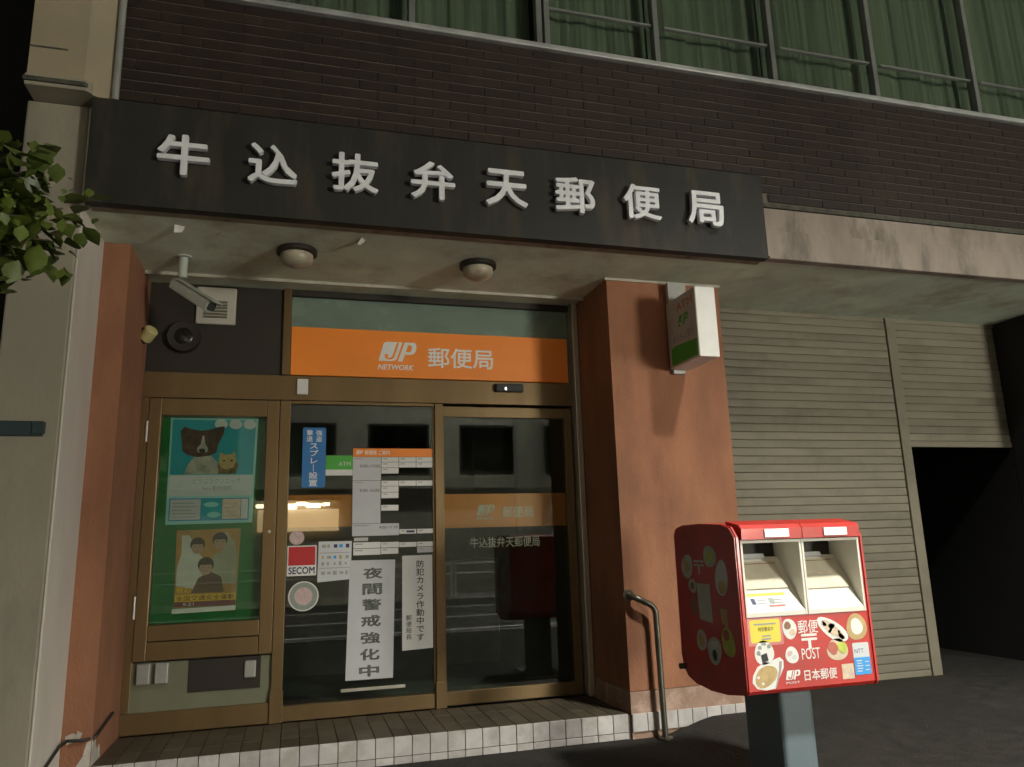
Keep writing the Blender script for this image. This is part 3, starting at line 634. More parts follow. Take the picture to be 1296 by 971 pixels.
for k in range(5): sheet('printed_line', rect_pts(-0.825 + 0.004 * (k % 2), -0.66 - 0.02 * (k % 3), 1.542 + 0.024 * k, 1.549 + 0.024 * k), d - 0.0005, m_grey_print, po, 0.0003)
for k in range(4): sheet('printed_line', rect_pts(-0.485, -0.39 - 0.012 * (k % 2), 1.545 + 0.028 * k, 1.555 + 0.028 * k), d - 0.0005, m_pinkish, po, 0.0003)
fp = thing('safety_poster', 'tan poster of three people under gold lettering pinned in the green notice case', 'poster', (-0.577, PP, 0.90))
sheet('sheet', [(-0.776, 0.935), (-0.378, 0.940), (-0.365, 1.462), (-0.785, 1.455)], PP - 0.0025, m_poster_bg, fp)
d = PP - 0.0040
for c_, nm in (((-0.70, 1.08, 0.075, 0.36), 0), ((-0.47, 1.06, 0.085, 0.40), 1)): pass
sheet('pale_shirt', [(-0.77, 1.08), (-0.56, 1.04), (-0.58, 1.24), (-0.64, 1.30), (-0.70, 1.42), (-0.75, 1.42), (-0.745, 1.30), (-0.77, 1.2)], d, m_cloth_pale, fp, 0.0004)
sheet('pale_shirt', [(-0.57, 1.10), (-0.385, 1.08), (-0.385, 1.27), (-0.40, 1.36), (-0.46, 1.44), (-0.49, 1.42), (-0.47, 1.32), (-0.54, 1.28)], d, m_cloth_olive, fp, 0.0004)
sheet('brown_shirt', [(-0.67, 1.03), (-0.46, 1.03), (-0.48, 1.13), (-0.55, 1.17), (-0.63, 1.13)], d - 0.0006, m_cloth_brown, fp, 0.0004)
for i, (fx, fz, fr_) in enumerate(((-0.645, 1.345, 0.043), (-0.50, 1.375, 0.045), (-0.585, 1.205, 0.047))):
    sheet('hair', ell(fx, fz + 0.012, fr_ * 1.12, fr_ * 1.12, 18), d - 0.0008, m_hair, fp, 0.0004)
    sheet('face', ell(fx, fz - 0.012, fr_ * 0.88, fr_ * 1.0, 18), d - 0.0014, m_skin, fp, 0.0004)
    for e_ in (-0.4, 0.4): sheet('eye', ell(fx + e_ * fr_, fz - 0.004, 0.005, 0.003, 8), d - 0.0019, m_hair, fp, 0.0003)
    sheet('fringe', [(fx - fr_ * 0.9, fz + 0.012), (fx + fr_ * 0.9, fz + 0.012), (fx + fr_ * 0.7, fz + 0.038), (fx, fz + 0.046), (fx - fr_ * 0.7, fz + 0.038)], d - 0.0019, m_hair, fp, 0.0003)
    sheet('mouth', ell(fx, fz - 0.034, 0.010, 0.003, 8), d - 0.0019, m_food_red, fp, 0.0003)
sheet('gold_band', rect_pts(-0.772, -0.382, 0.975, 1.02), d - 0.0003, m_gold, fp, 0.0004)
sheet('maroon_band', rect_pts(-0.774, -0.380, 0.940, 0.974), d - 0.0003, m_maroon, fp, 0.0004)
text('lettering', '秋の', (-0.765, -0.675, 1.032, 1.075), d - 0.0020, m_gold, fp, bold=0.02)
text('lettering', '全国交通安全運動', (-0.765, -0.39, 0.980, 1.015), d - 0.0012, m_cloth_brown, fp, bold=0.012)
text('lettering', '9.21', (-0.72, -0.65, 0.948, 0.968), d - 0.0012, m_film_white, fp, bold=0.01)
sheet('white_margin', [(-0.787, 0.898), (-0.379, 0.905), (-0.378, 0.936), (-0.785, 0.930)], PP - 0.0028, m_paper, fp, 0.0008)

# ------------------------------------------------------------------ fittings of the porch
for k, (x, y, lb) in enumerate(((-0.035, 4.87, 'round dome ceiling lamp under the canopy nearer the security camera'), (1.19, 4.885, 'round dome ceiling lamp under the canopy nearer the brown column'))):
    lm = thing('ceiling_lamp', lb, 'lamp', (x, y, ZS), 'dome lamps under the canopy')
    build('base', MB().lathe([(0.128, 0), (0.13, -0.008), (0.13, -0.03), (0.118, -0.036), (0.10, -0.036)], (x, y, ZS - 0.001)), m_dark, lm, True)
    build('dome', MB().lathe([(0.104, -0.037), (0.106, -0.06), (0.098, -0.085), (0.075, -0.103), (0.04, -0.113), (0.0, -0.116)], (x, y, ZS - 0.001)), m_lampglass, lm, True)
cm = thing('security_camera', 'pale grey security camera hanging from the canopy and tilted down', 'camera', (-0.757, 5.13, ZS))
build('stem', MB().tube([(-0.757, 5.135, ZS - 0.006), (-0.760, 5.14, 3.12), (-0.760, 5.14, 3.085)], [0.028, 0.028, 0.026], 14).lathe([(0.05, 0), (0.05, -0.008), (0.03, -0.012)], (-0.757, 5.135, ZS - 0.001)), m_camgrey, cm, True)
ca, cb = Vector((-0.815, 5.20, 3.060)), Vector((-0.555, 4.98, 2.845)); dv = (cb - ca).normalized(); sd = dv.cross(Vector((0, 0, 1))).normalized(); un = sd.cross(dv)
def obox(c0, c1, hw, hh, hh2=None):
    mb = MB(); V = []
    for c, h in ((c0, hh), (c1, hh2 or hh)):
        V.append([mb.bm.verts.new(c + sd * a * hw + un * b * h) for a, b in ((-1, -1), (1, -1), (1, 1), (-1, 1))])
    mb.bm.faces.new(V[0]); mb.bm.faces.new(V[1][::-1])
    for k in range(4): mb.bm.faces.new((V[0][k], V[0][(k + 1) % 4], V[1][(k + 1) % 4], V[1][k]))
    bmesh.ops.bevel(mb.bm, geom=mb.bm.edges[:], offset=0.006, segments=2, affect='EDGES'); return mb
hs_ = build('housing', obox(ca, cb, 0.036, 0.034, 0.038), m_camgrey, cm)
build('sun_hood', obox(ca + un * 0.042 + dv * 0.02, cb + un * 0.044 + dv * 0.045, 0.042, 0.004), m_camgrey, hs_)
build('lens_window', obox(cb + dv * 0.001, cb + dv * 0.006, 0.028, 0.026), m_black, hs_)
build('rear_cap', obox(ca - dv * 0.03, ca - dv * 0.002, 0.018, 0.016), m_grey_metal, hs_)
vt = thing('vent_cover', 'square cream vent cover with louvres on the dark panel behind the camera', 'vent', (-0.6, 5.69, 2.93))
build('plate', MB().box(-0.736, -0.460, 5.672, YD - 0.002, 2.930, 3.212, 0.012), m_ventw, vt)
for k in range(6):
    z = 2.975 + 0.023 * k
    build('louvre', MB().prism([(5.671, z), (5.652, z - 0.002), (5.656, z + 0.008), (5.671, z + 0.016)], -0.68, -0.52, 'X'), MATS['panel_grey_green'], vt)
ri = thing('round_mirror', 'round dark convex mirror with thin rim on the black panel', 'mirror', (-0.803, YD, 2.82))
build('rim', MB().lathe([(0.098, 0.0), (0.112, 0.0), (0.115, 0.05), (0.108, 0.062), (0.098, 0.06)], (-0.803, YD - 0.001, 2.820), (0, -1, 0), 36), m_dark, ri, True)
build('mirror_face', MB().lathe([(0.097, 0.02), (0.097, 0.04), (0.07, 0.058), (0.03, 0.068), (0, 0.07)], (-0.803, YD - 0.001, 2.820), (0, -1, 0), 36), mat('black_gloss', (0.012, 0.012, 0.013), 0.2, var=0.1), ri, True)
sl = thing('alarm_lamp', 'small yellowed cylindrical lamp on the side of the red brown pilaster', 'lamp', (-1.05, 5.52, 2.78))
build('bracket', MB().box(-1.049, -1.03, 5.48, 5.56, 2.73, 2.83, 0.006), m_dark, sl)
build('body', MB().lathe([(0.042, 0), (0.045, 0.01), (0.045, 0.085), (0.036, 0.095)], (-1.032, 5.52, 2.755), (0.55, -0.5, 0.62), 22), m_yellowish, sl, True)
sn = thing('door_sensor', 'small black door sensor on the bronze head bar above the sliding door', 'sensor', (1.61, 5.67, 2.475))
build('body', MB().box(1.497, 1.728, 5.628, YD - 0.026, 2.474, 2.540, 0.012), m_black, sn)
build('indicator', MB().box(1.572, 1.584, 5.624, 5.6275, 2.488, 2.506), m_led, sn)
ws = build('contact_plate', MB().box(-0.012, 0.068, 5.650, YD - 0.026, 2.418, 2.535, 0.006), m_paper, None)
tag(ws, 'small pale plastic plate on the bronze head bar above the blue notice', 'plate')
# projecting sign on the column
hs = thing('projecting_sign', 'white box sign with green emblem sticking out from the brown column', 'sign', (2.74, YC, 2.52))
build('box', MB().box(2.664, 2.822, 4.505, 4.94, 2.528, 3.038, 0.006), m_white, hs)
build('bracket', MB().box(2.69, 2.79, 4.941, YC - 0.002, 2.50, 3.20, 0.004).box(2.700, 2.780, 4.55, 4.93, 3.0385, 3.06).box(2.67, 2.82, 4.90, 4.9395, 3.042, 3.20), m_grey_metal, hs)
pf = build('printed_face', MB().box(2.6625, 2.6638, 4.512, 4.934, 2.535, 3.03), m_film_white, hs)
sheet('green_field', [(4.90, 2.545), (4.525, 2.545), (4.525, 2.665), (4.85, 2.685), (4.90, 2.665)], 2.6622, m_green_print, hs, 0.0006, 'W')
logo(hs, 4.62, 4.77, 2.81, 2.89, 2.6622, m_green_print, m_white, face='W')
text('lettering', 'ゆうちょ銀行', (4.55, 4.86, 2.70, 2.765), 2.6617, m_greyg, hs, face='W', bold=0.01)
text('lettering', 'ATM', (4.55, 4.78, 2.93, 2.99), 2.6617, m_food_red, hs, face='W')
# handrail
hr = thing('handrail', 'bent steel handrail running from the door side down in front of the column', 'handrail', (2.43, YC - 0.05, 0))
def arc(path, r=0.07, n=6):
    out = [Vector(path[0])]
    for a, b, c in zip(path, path[1:], path[2:]):
        a, b, c = Vector(a), Vector(b), Vector(c); p = b + (a - b).normalized() * r; q = b + (c - b).normalized() * r
        for k in range(n + 1):
            t = k / n; out.append(p * (1 - t) ** 2 + b * 2 * t * (1 - t) + q * t * t)
    out.append(Vector(path[-1])); return out
build('rail', MB().tube(arc([(2.230, YC + 0.01, 0.925), (2.245, 4.905, 0.915), (2.392, 4.90, 0.845), (2.405, 4.90, -0.02)], 0.05), 0.021, 14), m_rail, hr, True)
build('wall_flange', MB().lathe([(0.04, 0), (0.04, 0.006), (0.024, 0.010)], (2.231, YC - 0.0005, 0.925), (0, -1, 0), 18), m_rail, hr, True)
build('foot_plate', MB().lathe([(0.05, 0), (0.05, 0.008), (0.028, 0.014)], (2.405, 4.90, 0.004)), m_rail, hr, True)

# ------------------------------------------------------------------ post box
BX0, BX1, BY = 1.866, 2.538, 3.0
PB = thing('post_box', 'red twin slot post box covered with food stickers on a grey post', 'post box', (2.2, 3.28, 0))
prof = [(0.012, 0.640), (0.0, 0.655), (0.0, 0.955), (0.20, 0.955), (0.20, 1.290), (0.0, 1.290), (0.0, 1.300), (0.03, 1.345), (0.10, 1.358), (0.30, 1.368), (0.48, 1.364), (0.54, 1.350), (0.56, 1.32), (0.56, 0.74), (0.55, 0.68), (0.51, 0.64), (0.44, 0.620), (0.30, 0.612), (0.15, 0.618)]
side = [(0.012, 0.640), (0.0, 0.655), (0.0, 1.300), (0.03, 1.345), (0.10, 1.358), (0.30, 1.368), (0.48, 1.364), (0.54, 1.350), (0.56, 1.32), (0.56, 0.74), (0.55, 0.68), (0.51, 0.64), (0.44, 0.620), (0.30, 0.612), (0.15, 0.618)]
mb = MB()
mb.prism([(BY + p[0], p[1]) for p in prof], BX0 + 0.022, BX1 - 0.022, 'X')
body = build('body', mb, m_postred, PB)
for a, b, k in ((BX0, BX0 + 0.0215, -1), (BX1 - 0.0215, BX1, 1)):
    mb = MB(); mb.prism([(BY + p[0] - (0.008 if p[0] < 0.02 else 0), p[1]) for p in side], a, b, 'X')
    bmesh.ops.bevel(mb.bm, geom=[e for e in mb.bm.edges if abs(e.verts[0].co.x - e.verts[1].co.x) < 1e-6], offset=0.006, segments=2, affect='EDGES')
    build('side_panel', mb, m_postred, PB)
xm = (BX0 + BX1) / 2 + 0.002
for a, b in ((BX0 + 0.026, xm - 0.002), (xm + 0.002, BX1 - 0.026)):
    # hooded slot: white rim, sloping chute, cheeks, flap
    mb = MB(); z0, z1, r_ = 0.957, 1.284, 0.010
    mb.box(a, a + r_, BY - 0.006, BY + 0.19, z0, z1).box(b - r_, b, BY - 0.006, BY + 0.19, z0, z1).box(a + r_, b - r_, BY - 0.006, BY + 0.19, z1 - 0.012, z1)
    sl_ = build('slot_surround', mb, m_cream, PB)
    build('chute', MB().prism([(BY - 0.005, z0), (BY - 0.005, z0 + 0.018), (BY + 0.165, 1.205), (BY + 0.195, 1.205), (BY + 0.195, z0)], a + r_ + 0.0005, b - r_ - 0.0005, 'X'), m_cream, sl_)
    build('slot_throat', MB().box(a + r_ + 0.001, b - r_ - 0.001, BY + 0.188, BY + 0.199, 1.2055, z1 - 0.0125), m_dark, sl_)
    dy, dz = 0.170, 1.205 - z0 - 0.018
    nrm = Vector((0, -dz, dy)).normalized(); pt = lambda t, off: Vector((0, BY - 0.005 + dy * t, z0 + 0.018 + dz * t)) + nrm * off
    left = a < xm - 0.1
    t0, t1 = (0.40, 0.90) if left else (0.36, 0.92)
    p0, p1, q0, q1 = pt(t0, .003), pt(t1, .003), pt(t0, .008), pt(t1, .008)
    fl = build('flap', MB().prism([(p0.y, p0.z), (p1.y, p1.z), (q1.y, q1.z), (q0.y, q0.z)], a + 0.035, b - 0.045 if left else b - 0.022, 'X'), m_flap, sl_)
    p0, p1, q0, q1 = pt(.955, .004), pt(1.03, .004), pt(.955, .016), pt(1.03, .016)
    build('mail_edge', MB().prism([(p0.y, p0.z), (p1.y, p1.z), (q1.y, q1.z), (q0.y, q0.z)], a + 0.035, b - 0.09, 'X'), m_paper_grey, sl_)
    def strip(nm, x0, x1, t0, t1, m, off=0.0084):
        p0, p1, q0, q1 = pt(t0, off), pt(t1, off), pt(t0, off + .0008), pt(t1, off + .0008)
        build(nm, MB().prism([(p0.y, p0.z), (p1.y, p1.z), (q1.y, q1.z), (q0.y, q0.z)], x0, x1, 'X'), m, sl_)
    strip('flap_line', a + 0.035, b - 0.05, t1 - 0.05, t1 - 0.038, m_food_brown)
    if left:
        strip('notice_sticker', a + 0.035, b - 0.07, 0.08, 0.36, m_laminate, 0.0005); strip('sticker_band', a + 0.04, b - 0.075, 0.28, 0.33, m_yellow, 0.0015)
        strip('sticker_print', a + 0.05, a + 0.07, 0.14, 0.24, m_navy, 0.0015); strip('sticker_print', a + 0.14, a + 0.165, 0.14, 0.24, m_greyg, 0.0015); strip('sticker_print', a + 0.13, a + 0.21, 0.09, 0.115, m_food_red, 0.0015)
        for k in range(4): strip('sticker_print', a + 0.08 + 0.085 * (k % 2), a + 0.12 + 0.085 * (k % 2), 0.15 + 0.05 * (k // 2), 0.165 + 0.05 * (k // 2), m_grey_print, 0.0015)
    else:
        for k in range(3): strip('flap_print', a + 0.07 + 0.055 * k, a + 0.115 + 0.055 * k, 0.62, 0.645, m_food_pale)
    # lid over the slot with its bright name plate
    ld = build('lid', MB().prism([(BY - 0.020, 1.288), (BY - 0.022, 1.335), (BY - 0.005, 1.352), (BY + 0.10, 1.372), (BY + 0.10, 1.35), (BY + 0.0, 1.30), (BY - 0.0, 1.288)], a, b, 'X'), m_postred, PB)
    xa = a + 0.115 if left else a + 0.110
    build('name_plate', MB().box(xa, xa + 0.125, BY - 0.0275, BY - 0.0225, 1.296, 1.332, 0.002), m_chrome, ld)
build('lid_rivet', MB().lathe([(0.014, 0), (0.014, 0.004), (0.006, 0.007)], (BX0 - 0.0005, BY + 0.47, 1.31), (-1, 0, 0), 14), m_postred, PB, True)
build('lock_knob', MB().tube([(BX0 - 0.03, BY + 0.53, 0.69), (BX0 + 0.02, BY + 0.53, 0.69)], 0.014, 12), m_rail, PB, True)
build('post', MB().box(2.10, 2.275, BY + 0.12, BY + 0.42, 0.125, 0.62, 0.022, 3), m_postpole, PB)
build('foot_plate', MB().box(2.02, 2.355, BY + 0.04, BY + 0.50, 0.138, 0.155, 0.004), m_postpole, PB)
# printing and stickers on the front
FP = BY - 0.0004
def st(pts, m, lab=None, off=0.0, nm='sticker', par=None):
    o = sheet(nm, pts, FP - off, m, par or PB, 0.0008)
    if lab: o['label'] = lab
    return o
s_ = st(rrect(1.905, 2.055, 0.850, 0.945, 0.008), m_yellow, 'yellow rectangular notice sticker')
st(rrect(1.893, 2.068, 0.838, 0.952, 0.004), mat('worn_film', (0.55, 0.16, 0.15), 0.3, var=0.1), None, -0.0003, 'clear_film')
text('lettering', '特別警戒中', (1.945, 2.02, 0.897, 0.914), FP - 0.0011, m_black, s_, bold=0.01)
for zz_, x0, x1 in ((0.927, 1.925, 2.035), (0.878, 1.962, 2.004), (0.865, 1.960, 2.006)): st(rect_pts(x0, x1, zz_ - 0.003, zz_ + 0.003), m_grey_print, None, 0.001, 'printed_line', s_)
text('lettering', '郵便', (2.146, 2.248, 0.876, 0.932), FP - 0.0002, m_white, PB, bold=0.004, extrude=0.0008)
text('lettering', '〒', (2.160, 2.236, 0.812, 0.872), FP - 0.0002, m_white, PB, bold=0.02, extrude=0.0008)
text('lettering', 'POST', (2.152, 2.246, 0.768, 0.814), FP - 0.0002, m_white, PB, extrude=0.0008)
logo(PB, 2.060, 2.135, 0.690, 0.728, FP - 0.0002, m_white, m_postred)
text('lettering', 'POST', (2.060, 2.13, 0.674, 0.682), FP - 0.0002, m_white, PB, extrude=0.0006)
text('lettering', '日本郵便', (2.155, 2.322, 0.680, 0.725), FP - 0.0002, m_white, PB, bold=0.01, extrude=0.0008)
def food(cx, cz, rx, rz, rot, lab, bits, seed, rim=m_white):
    s = st(ell(cx, cz, rx, rz, 22, rot, 0.05, seed), rim, lab)
    for (dx, dz, bx, bz, br, bm_) in bits: st(ell(cx + dx, cz + dz, bx, bz, 14, br, 0.08, seed + 3), bm_, None, 0.001, 'printed_food', s)
    return s
food(2.103, 0.900, 0.034, 0.045, 0.35, 'oval white sticker of two brown rice cakes', [(-0.010, 0.014, 0.016, 0.018, 0, m_food_brown), (0.012, -0.016, 0.014, 0.015, 0, m_food_pale)], 1)
food(2.325, 0.884, 0.090, 0.036, -0.60, 'long oval white sticker of noodles with dark greens', [(0.0, 0.0, 0.07, 0.02, -0.6, m_food_pale), (-0.005, 0.016, 0.018, 0.012, 0.4, m_greyg), (0.004, 0.016, 0.007, 0.006, 0.2, m_black), (-0.015, -0.004, 0.014, 0.006, 0.8, m_food_tan), (0.03, -0.010, 0.007, 0.006, 0, m_black), (-0.045, 0.028, 0.016, 0.008, -0.5, m_pinkish), (0.04, -0.03, 0.02, 0.01, -0.6, m_food_tan)], 2)
food(2.452, 0.888, 0.052, 0.060, 0, 'round tan sticker of white shaved ice', [(0.0, 0.002, 0.034, 0.034, 0.3, m_white)], 3, m_food_tan)
food(1.965, 0.808, 0.046, 0.052, 0.1, 'white rice ball sticker with dark seaweed', [(-0.028, 0.0, 0.009, 0.011, 0, m_greyg), (-0.020, 0.022, 0.009, 0.009, 0, m_greyg), (0.0, 0.036, 0.012, 0.006, 0, m_greyg), (0.026, 0.026, 0.009, 0.010, 0.5, m_greyg)], 4)
st([(1.952, 0.770), (1.982, 0.776), (1.976, 0.808), (1.947, 0.800)], m_black, None, 0.0018, 'printed_food')
food(2.102, 0.790, 0.036, 0.032, -0.7, 'small white sticker of pink and pale sweets', [(-0.010, 0.008, 0.013, 0.011, 0.4, m_pinkish), (0.012, -0.008, 0.012, 0.011, 0, m_laminate)], 5)
food(2.338, 0.798, 0.058, 0.044, 0, 'tan sticker of red and lime dishes', [(-0.024, 0.008, 0.026, 0.028, 0, m_food_red), (0.026, 0.008, 0.026, 0.026, 0, m_food_lime)], 6, m_food_pale)
s_ = st([(1.895, 0.69), (1.90, 0.718), (1.925, 0.752), (1.96, 0.770), (1.99, 0.768), (2.015, 0.780), (2.04, 0.786), (2.056, 0.772), (2.054, 0.742), (2.035, 0.712), (2.020, 0.690), (2.005, 0.660), (1.96, 0.656), (1.915, 0.665)], m_white, 'large white sticker of a tan stew with a spoon')
st(ell(1.964, 0.712, 0.056, 0.042, 20, 0.45, 0.06, 8), m_food_tan, None, 0.001, 'printed_food', s_)
st([(2.004, 0.664), (2.010, 0.664), (2.040, 0.730), (2.048, 0.768), (2.036, 0.770), (2.030, 0.732)], m_grey_print, None, 0.001, 'printed_spoon', s_)
for px, pz in ((1.925, 0.71), (1.945, 0.684)): st(ell(px, pz, 0.007, 0.006, 10), m_white, None, 0.002, 'printed_food', s_)
s_ = st(rrect(2.418, 2.504, 0.685, 0.820, 0.006), m_laminate, 'white and blue telephone number sticker')
st(rrect(2.418, 2.504, 0.685, 0.758, 0.006), m_lightblue, None, 0.001, 'blue_field', s_)
text('lettering', 'NTT', (2.426, 2.474, 0.776, 0.794), FP - 0.0011, m_navy, s_)
for k in range(5): st(rect_pts(2.43 + 0.003 * (k % 2), 2.456 + 0.004 * (k % 3), 0.698 + 0.011 * k, 0.702 + 0.011 * k), m_laminate, None, 0.002, 'printed_line', s_); 
for k in range(3): st(rect_pts(2.475, 2.495, 0.702 + 0.017 * k, 0.706 + 0.017 * k), m_laminate, None, 0.002, 'printed_line', s_)
s_ = st(rect_pts(2.350, 2.412, 0.672, 0.735), m_food_pale, 'small square cream sticker')
st(ell(2.398, 0.694, 0.012, 0.010, 10), m_pinkish, None, 0.001, 'printed_food', s_)
m_sidepale = mat('pale_worn_print', (0.52, 0.56, 0.50), 0.5, var=0.15, scale=25)
# stickers on the left side of the box: (y offset from front, z) ellipses
def sw(cy, cz, ry, rz, rot, m, lab, bits=(), seed=1):
    s = sheet('sticker', ell(BY + cy, cz, ry, rz, 20, rot, 0.05, seed), BX0 - 0.0004, m, PB, 0.0008, 'W'); s['label'] = lab
    for (dy, dz, by, bz, bm_) in bits: sheet('printed_food', ell(BY + cy + dy, cz + dz, by, bz, 12), BX0 - 0.0014, bm_, s, 0.0006, 'W')
sw(0.44, 1.165, 0.058, 0.055, -0.6, m_sidepale, 'dim oval food sticker at the rear top of the box side', [(0, 0, 0.025, 0.03, m_food_tan)], 11)
sw(0.22, 1.215, 0.055, 0.050, 0.4, m_sidepale, 'green leaf shaped sticker on the box side', [(0.0, 0.0, 0.03, 0.03, m_food_lime)], 12)
sw(0.13, 1.12, 0.050, 0.085, 0.2, m_laminate, 'pale tall food sticker on the box side', [(0.0, -0.04, 0.03, 0.03, m_food_tan)], 13)
sw(0.40, 1.075, 0.035, 0.035, 0, m_sidepale, 'small round sticker on the box side', [(0, 0, 0.018, 0.018, m_food_brown)], 14)
sw(0.40, 0.985, 0.032, 0.045, 0, m_food_brown, 'brown oval sticker on the box side', (), 15)
sw(0.35, 0.83, 0.045, 0.05, 0, m_sidepale, 'round food sticker low on the box side', [(0, 0, 0.025, 0.03, m_food_tan)], 16)
sw(0.24, 0.795, 0.060, 0.062, 0, m_sidepale, 'white rice ball sticker low on the box side', [(0, -0.02, 0.02, 0.025, m_black), (0, 0.03, 0.03, 0.012, m_laminate)], 17)
sw(0.115, 0.845, 0.050, 0.068, -0.25, m_food_lime, 'lime green oval sticker low on the box side', [(0.012, 0.028, 0.025, 0.025, m_food_red)], 18)
o = sheet('sticker', [(BY + 0.36, 1.09), (BY + 0.24, 1.09), (BY + 0.235, 0.915), (BY + 0.35, 0.925)], BX0 - 0.0004, m_sidepale, PB, 0.0008, 'W'); o['label'] = 'large worn grey green label on the box side'
o = sheet('sticker', [(BY + 0.165, 0.985), (BY + 0.105, 0.985), (BY + 0.105, 0.905), (BY + 0.155, 0.925)], BX0 - 0.0004, m_food_tan, PB, 0.0008, 'W'); o['label'] = 'small tan label on the box side'
text('lettering', '〒', (BY + 0.28, BY + 0.37, 1.135, 1.195), BX0 - 0.0004, m_sidepale, PB, face='W', bold=0.02, extrude=0.0008)

PB.location = (2.457, 3.664, -0.153); PB.scale = (1.117,) * 3      # 0.75 m wide, standing 1.3 m off the wall

# ------------------------------------------------------------------ neighbouring pillar, strap, cable
NP = thing('neighbour_pillar', 'tall pale plaster pillar of the next building beside the post office', 'pillar', (-1.37, 4.7, 0))
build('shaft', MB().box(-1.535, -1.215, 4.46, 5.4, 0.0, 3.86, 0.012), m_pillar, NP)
build('lit_return_face', MB().box(-1.2147, -1.203, 4.463, YC - 0.001, 0.0, 3.86, 0.004), m_pillar_lit_side, NP)  # thin slab that carries the lit side's paler tone
up_ = MB().prism([(-1.50, 4.31), (-1.215, 4.31), (-1.205, 4.32), (-1.085, 4.408), (-1.085, 5.2), (-1.50, 5.2)], 3.868, 9.0, 'Z')
build('upper_block', up_, m_pillar_up, NP)
build('capital', MB().prism([(-1.505, 4.30), (-1.20, 4.30), (-1.175, 4.325), (-1.175, 4.34), (-1.505, 5.2)], 3.865, 3.93, 'Z'), m_pillar, NP)
build('capital_band', MB().prism([(-1.510, 4.285), (-1.205, 4.285), (-1.19, 4.30), (-1.20, 4.30), (-1.505, 4.30)], 3.885, 3.91, 'Z'), m_moss, NP)
build('joint', MB().box(-1.502, -1.31, 4.3065, 4.3095, 4.105, 4.115), m_moss, NP)
build('downpipe', MB().tube([(-1.068, 4.385, 3.875), (-1.068, 4.385, 8.8)], 0.020, 12), m_grey_metal, NP, True)
sp = thing('pole_strap', 'dark teal metal band strapped across the pale plaster pillar', 'strap', (-1.4, 4.45, 1.95))
build('band', MB().box(-1.62, -1.285, 4.435, 4.458, 1.925, 2.005, 0.006), m_strap, sp)
build('buckle', MB().box(-1.335, -1.27, 4.425, 4.4345, 1.935, 1.998, 0.004), m_strap, sp)
cb_ = build('cable', MB().tube([(-1.42, 4.44, 0.02), (-1.30, 4.44, 0.09), (-1.215, 4.445, 0.17), (-1.19, 4.52, 0.22), (-1.19, 4.9, 0.30), (-1.17, 4.965, 0.31), (-1.09, 4.965, 0.305), (-1.035, 5.0, 0.315), (-1.035, 5.4, 0.36)], 0.009, 8), m_cable, None, True)
tag(cb_, 'thin dark cable running along the foot of the pale pillar', 'cable')
db_ = thing('dark_side_building', 'unlit dark building wall beyond the pale pillar', 'building', (-4, 7, 0))
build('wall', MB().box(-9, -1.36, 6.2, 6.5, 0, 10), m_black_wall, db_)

# ------------------------------------------------------------------ street tree on the left
TR = thing('street_tree', 'small leafy street tree reaching over the pale pillar', 'tree', (-1.75, 2.9, 0))
limbs = MB().tube([(-1.75, 2.9, -0.02), (-1.74, 2.91, 0.9), (-1.70, 2.9, 1.7), (-1.66, 2.92, 2.25), (-1.60, 2.95, 2.8)], [0.05, 0.042, 0.035, 0.024, 0.010], 10)
ends = []
for k in range(16):
    a = rnd.uniform(0, 6.28); z0 = rnd.uniform(1.9, 2.6); L = rnd.uniform(0.35, 0.62)
    p0 = Vector((-1.68, 2.91, z0)); p1 = p0 + Vector((math.cos(a) * L, math.sin(a) * L, rnd.uniform(-0.05, 0.25))); ends.append((p0, p1))
for tx in ((-0.88, 3.02, 2.60), (-0.92, 2.92, 2.52), (-0.98, 3.05, 2.40), (-0.97, 3.0, 2.74), (-1.02, 2.95, 2.62), (-1.0, 3.1, 2.52), (-0.98, 2.9, 2.68), (-0.91, 3.0, 2.46), (-1.04, 3.0, 2.70)):
    ends.append((Vector((-1.66, 2.92, 2.35)), Vector(tx)))
for p0, p1 in ends:
    mid = (p0 + p1) / 2 + Vector((0, 0, 0.06)); limbs.tube([p0, mid, p1], [0.012, 0.008, 0.003], 6)
build('trunk', limbs, m_bark, TR, True)
def leaf(bm, c, d, s):
    d = d.normalized(); sx = d.cross(Vector((rnd.uniform(-.4, .4), rnd.uniform(-.4, .4), 1))).normalized(); n = sx.cross(d)
    P = [(0, 0, 0), (.32, .36, .05), (.60, .40, .04), (.85, .20, -.02), (1.05, 0, -.10), (.85, -.20, -.02), (.60, -.40, .04), (.32, -.36, .05)]
    vs = [bm.verts.new(c + d * (p[0] * s) + sx * (p[1] * s) + n * (p[2] * s)) for p in P]; m0 = bm.verts.new(c + d * .55 * s - n * 0.05 * s)
    for i in range(8): bm.faces.new((vs[i], vs[(i + 1) % 8], m0))
bm = bmesh.new()
for p0, p1 in ends:
    for k in range(45 if p1.x < -1.05 else 105):
        t = rnd.uniform(0.30, 1.05); c = p0.lerp(p1, t) + Vector((rnd.gauss(0, .06), rnd.gauss(0, .06), 0.06 * (1 - t) + rnd.gauss(0, .06)))
        leaf(bm, c, Vector((rnd.uniform(-1, 1), rnd.uniform(-1, 1), rnd.uniform(-1.1, .3))), rnd.choice((rnd.uniform(0.025, 0.05), rnd.uniform(0.04, 0.08), rnd.uniform(0.06, 0.11))))
me = bpy.data.meshes.new('crown'); bm.to_mesh(me); bm.free()
for p in me.polygons: p.use_smooth = True
link('crown', me, m_leaf, TR)

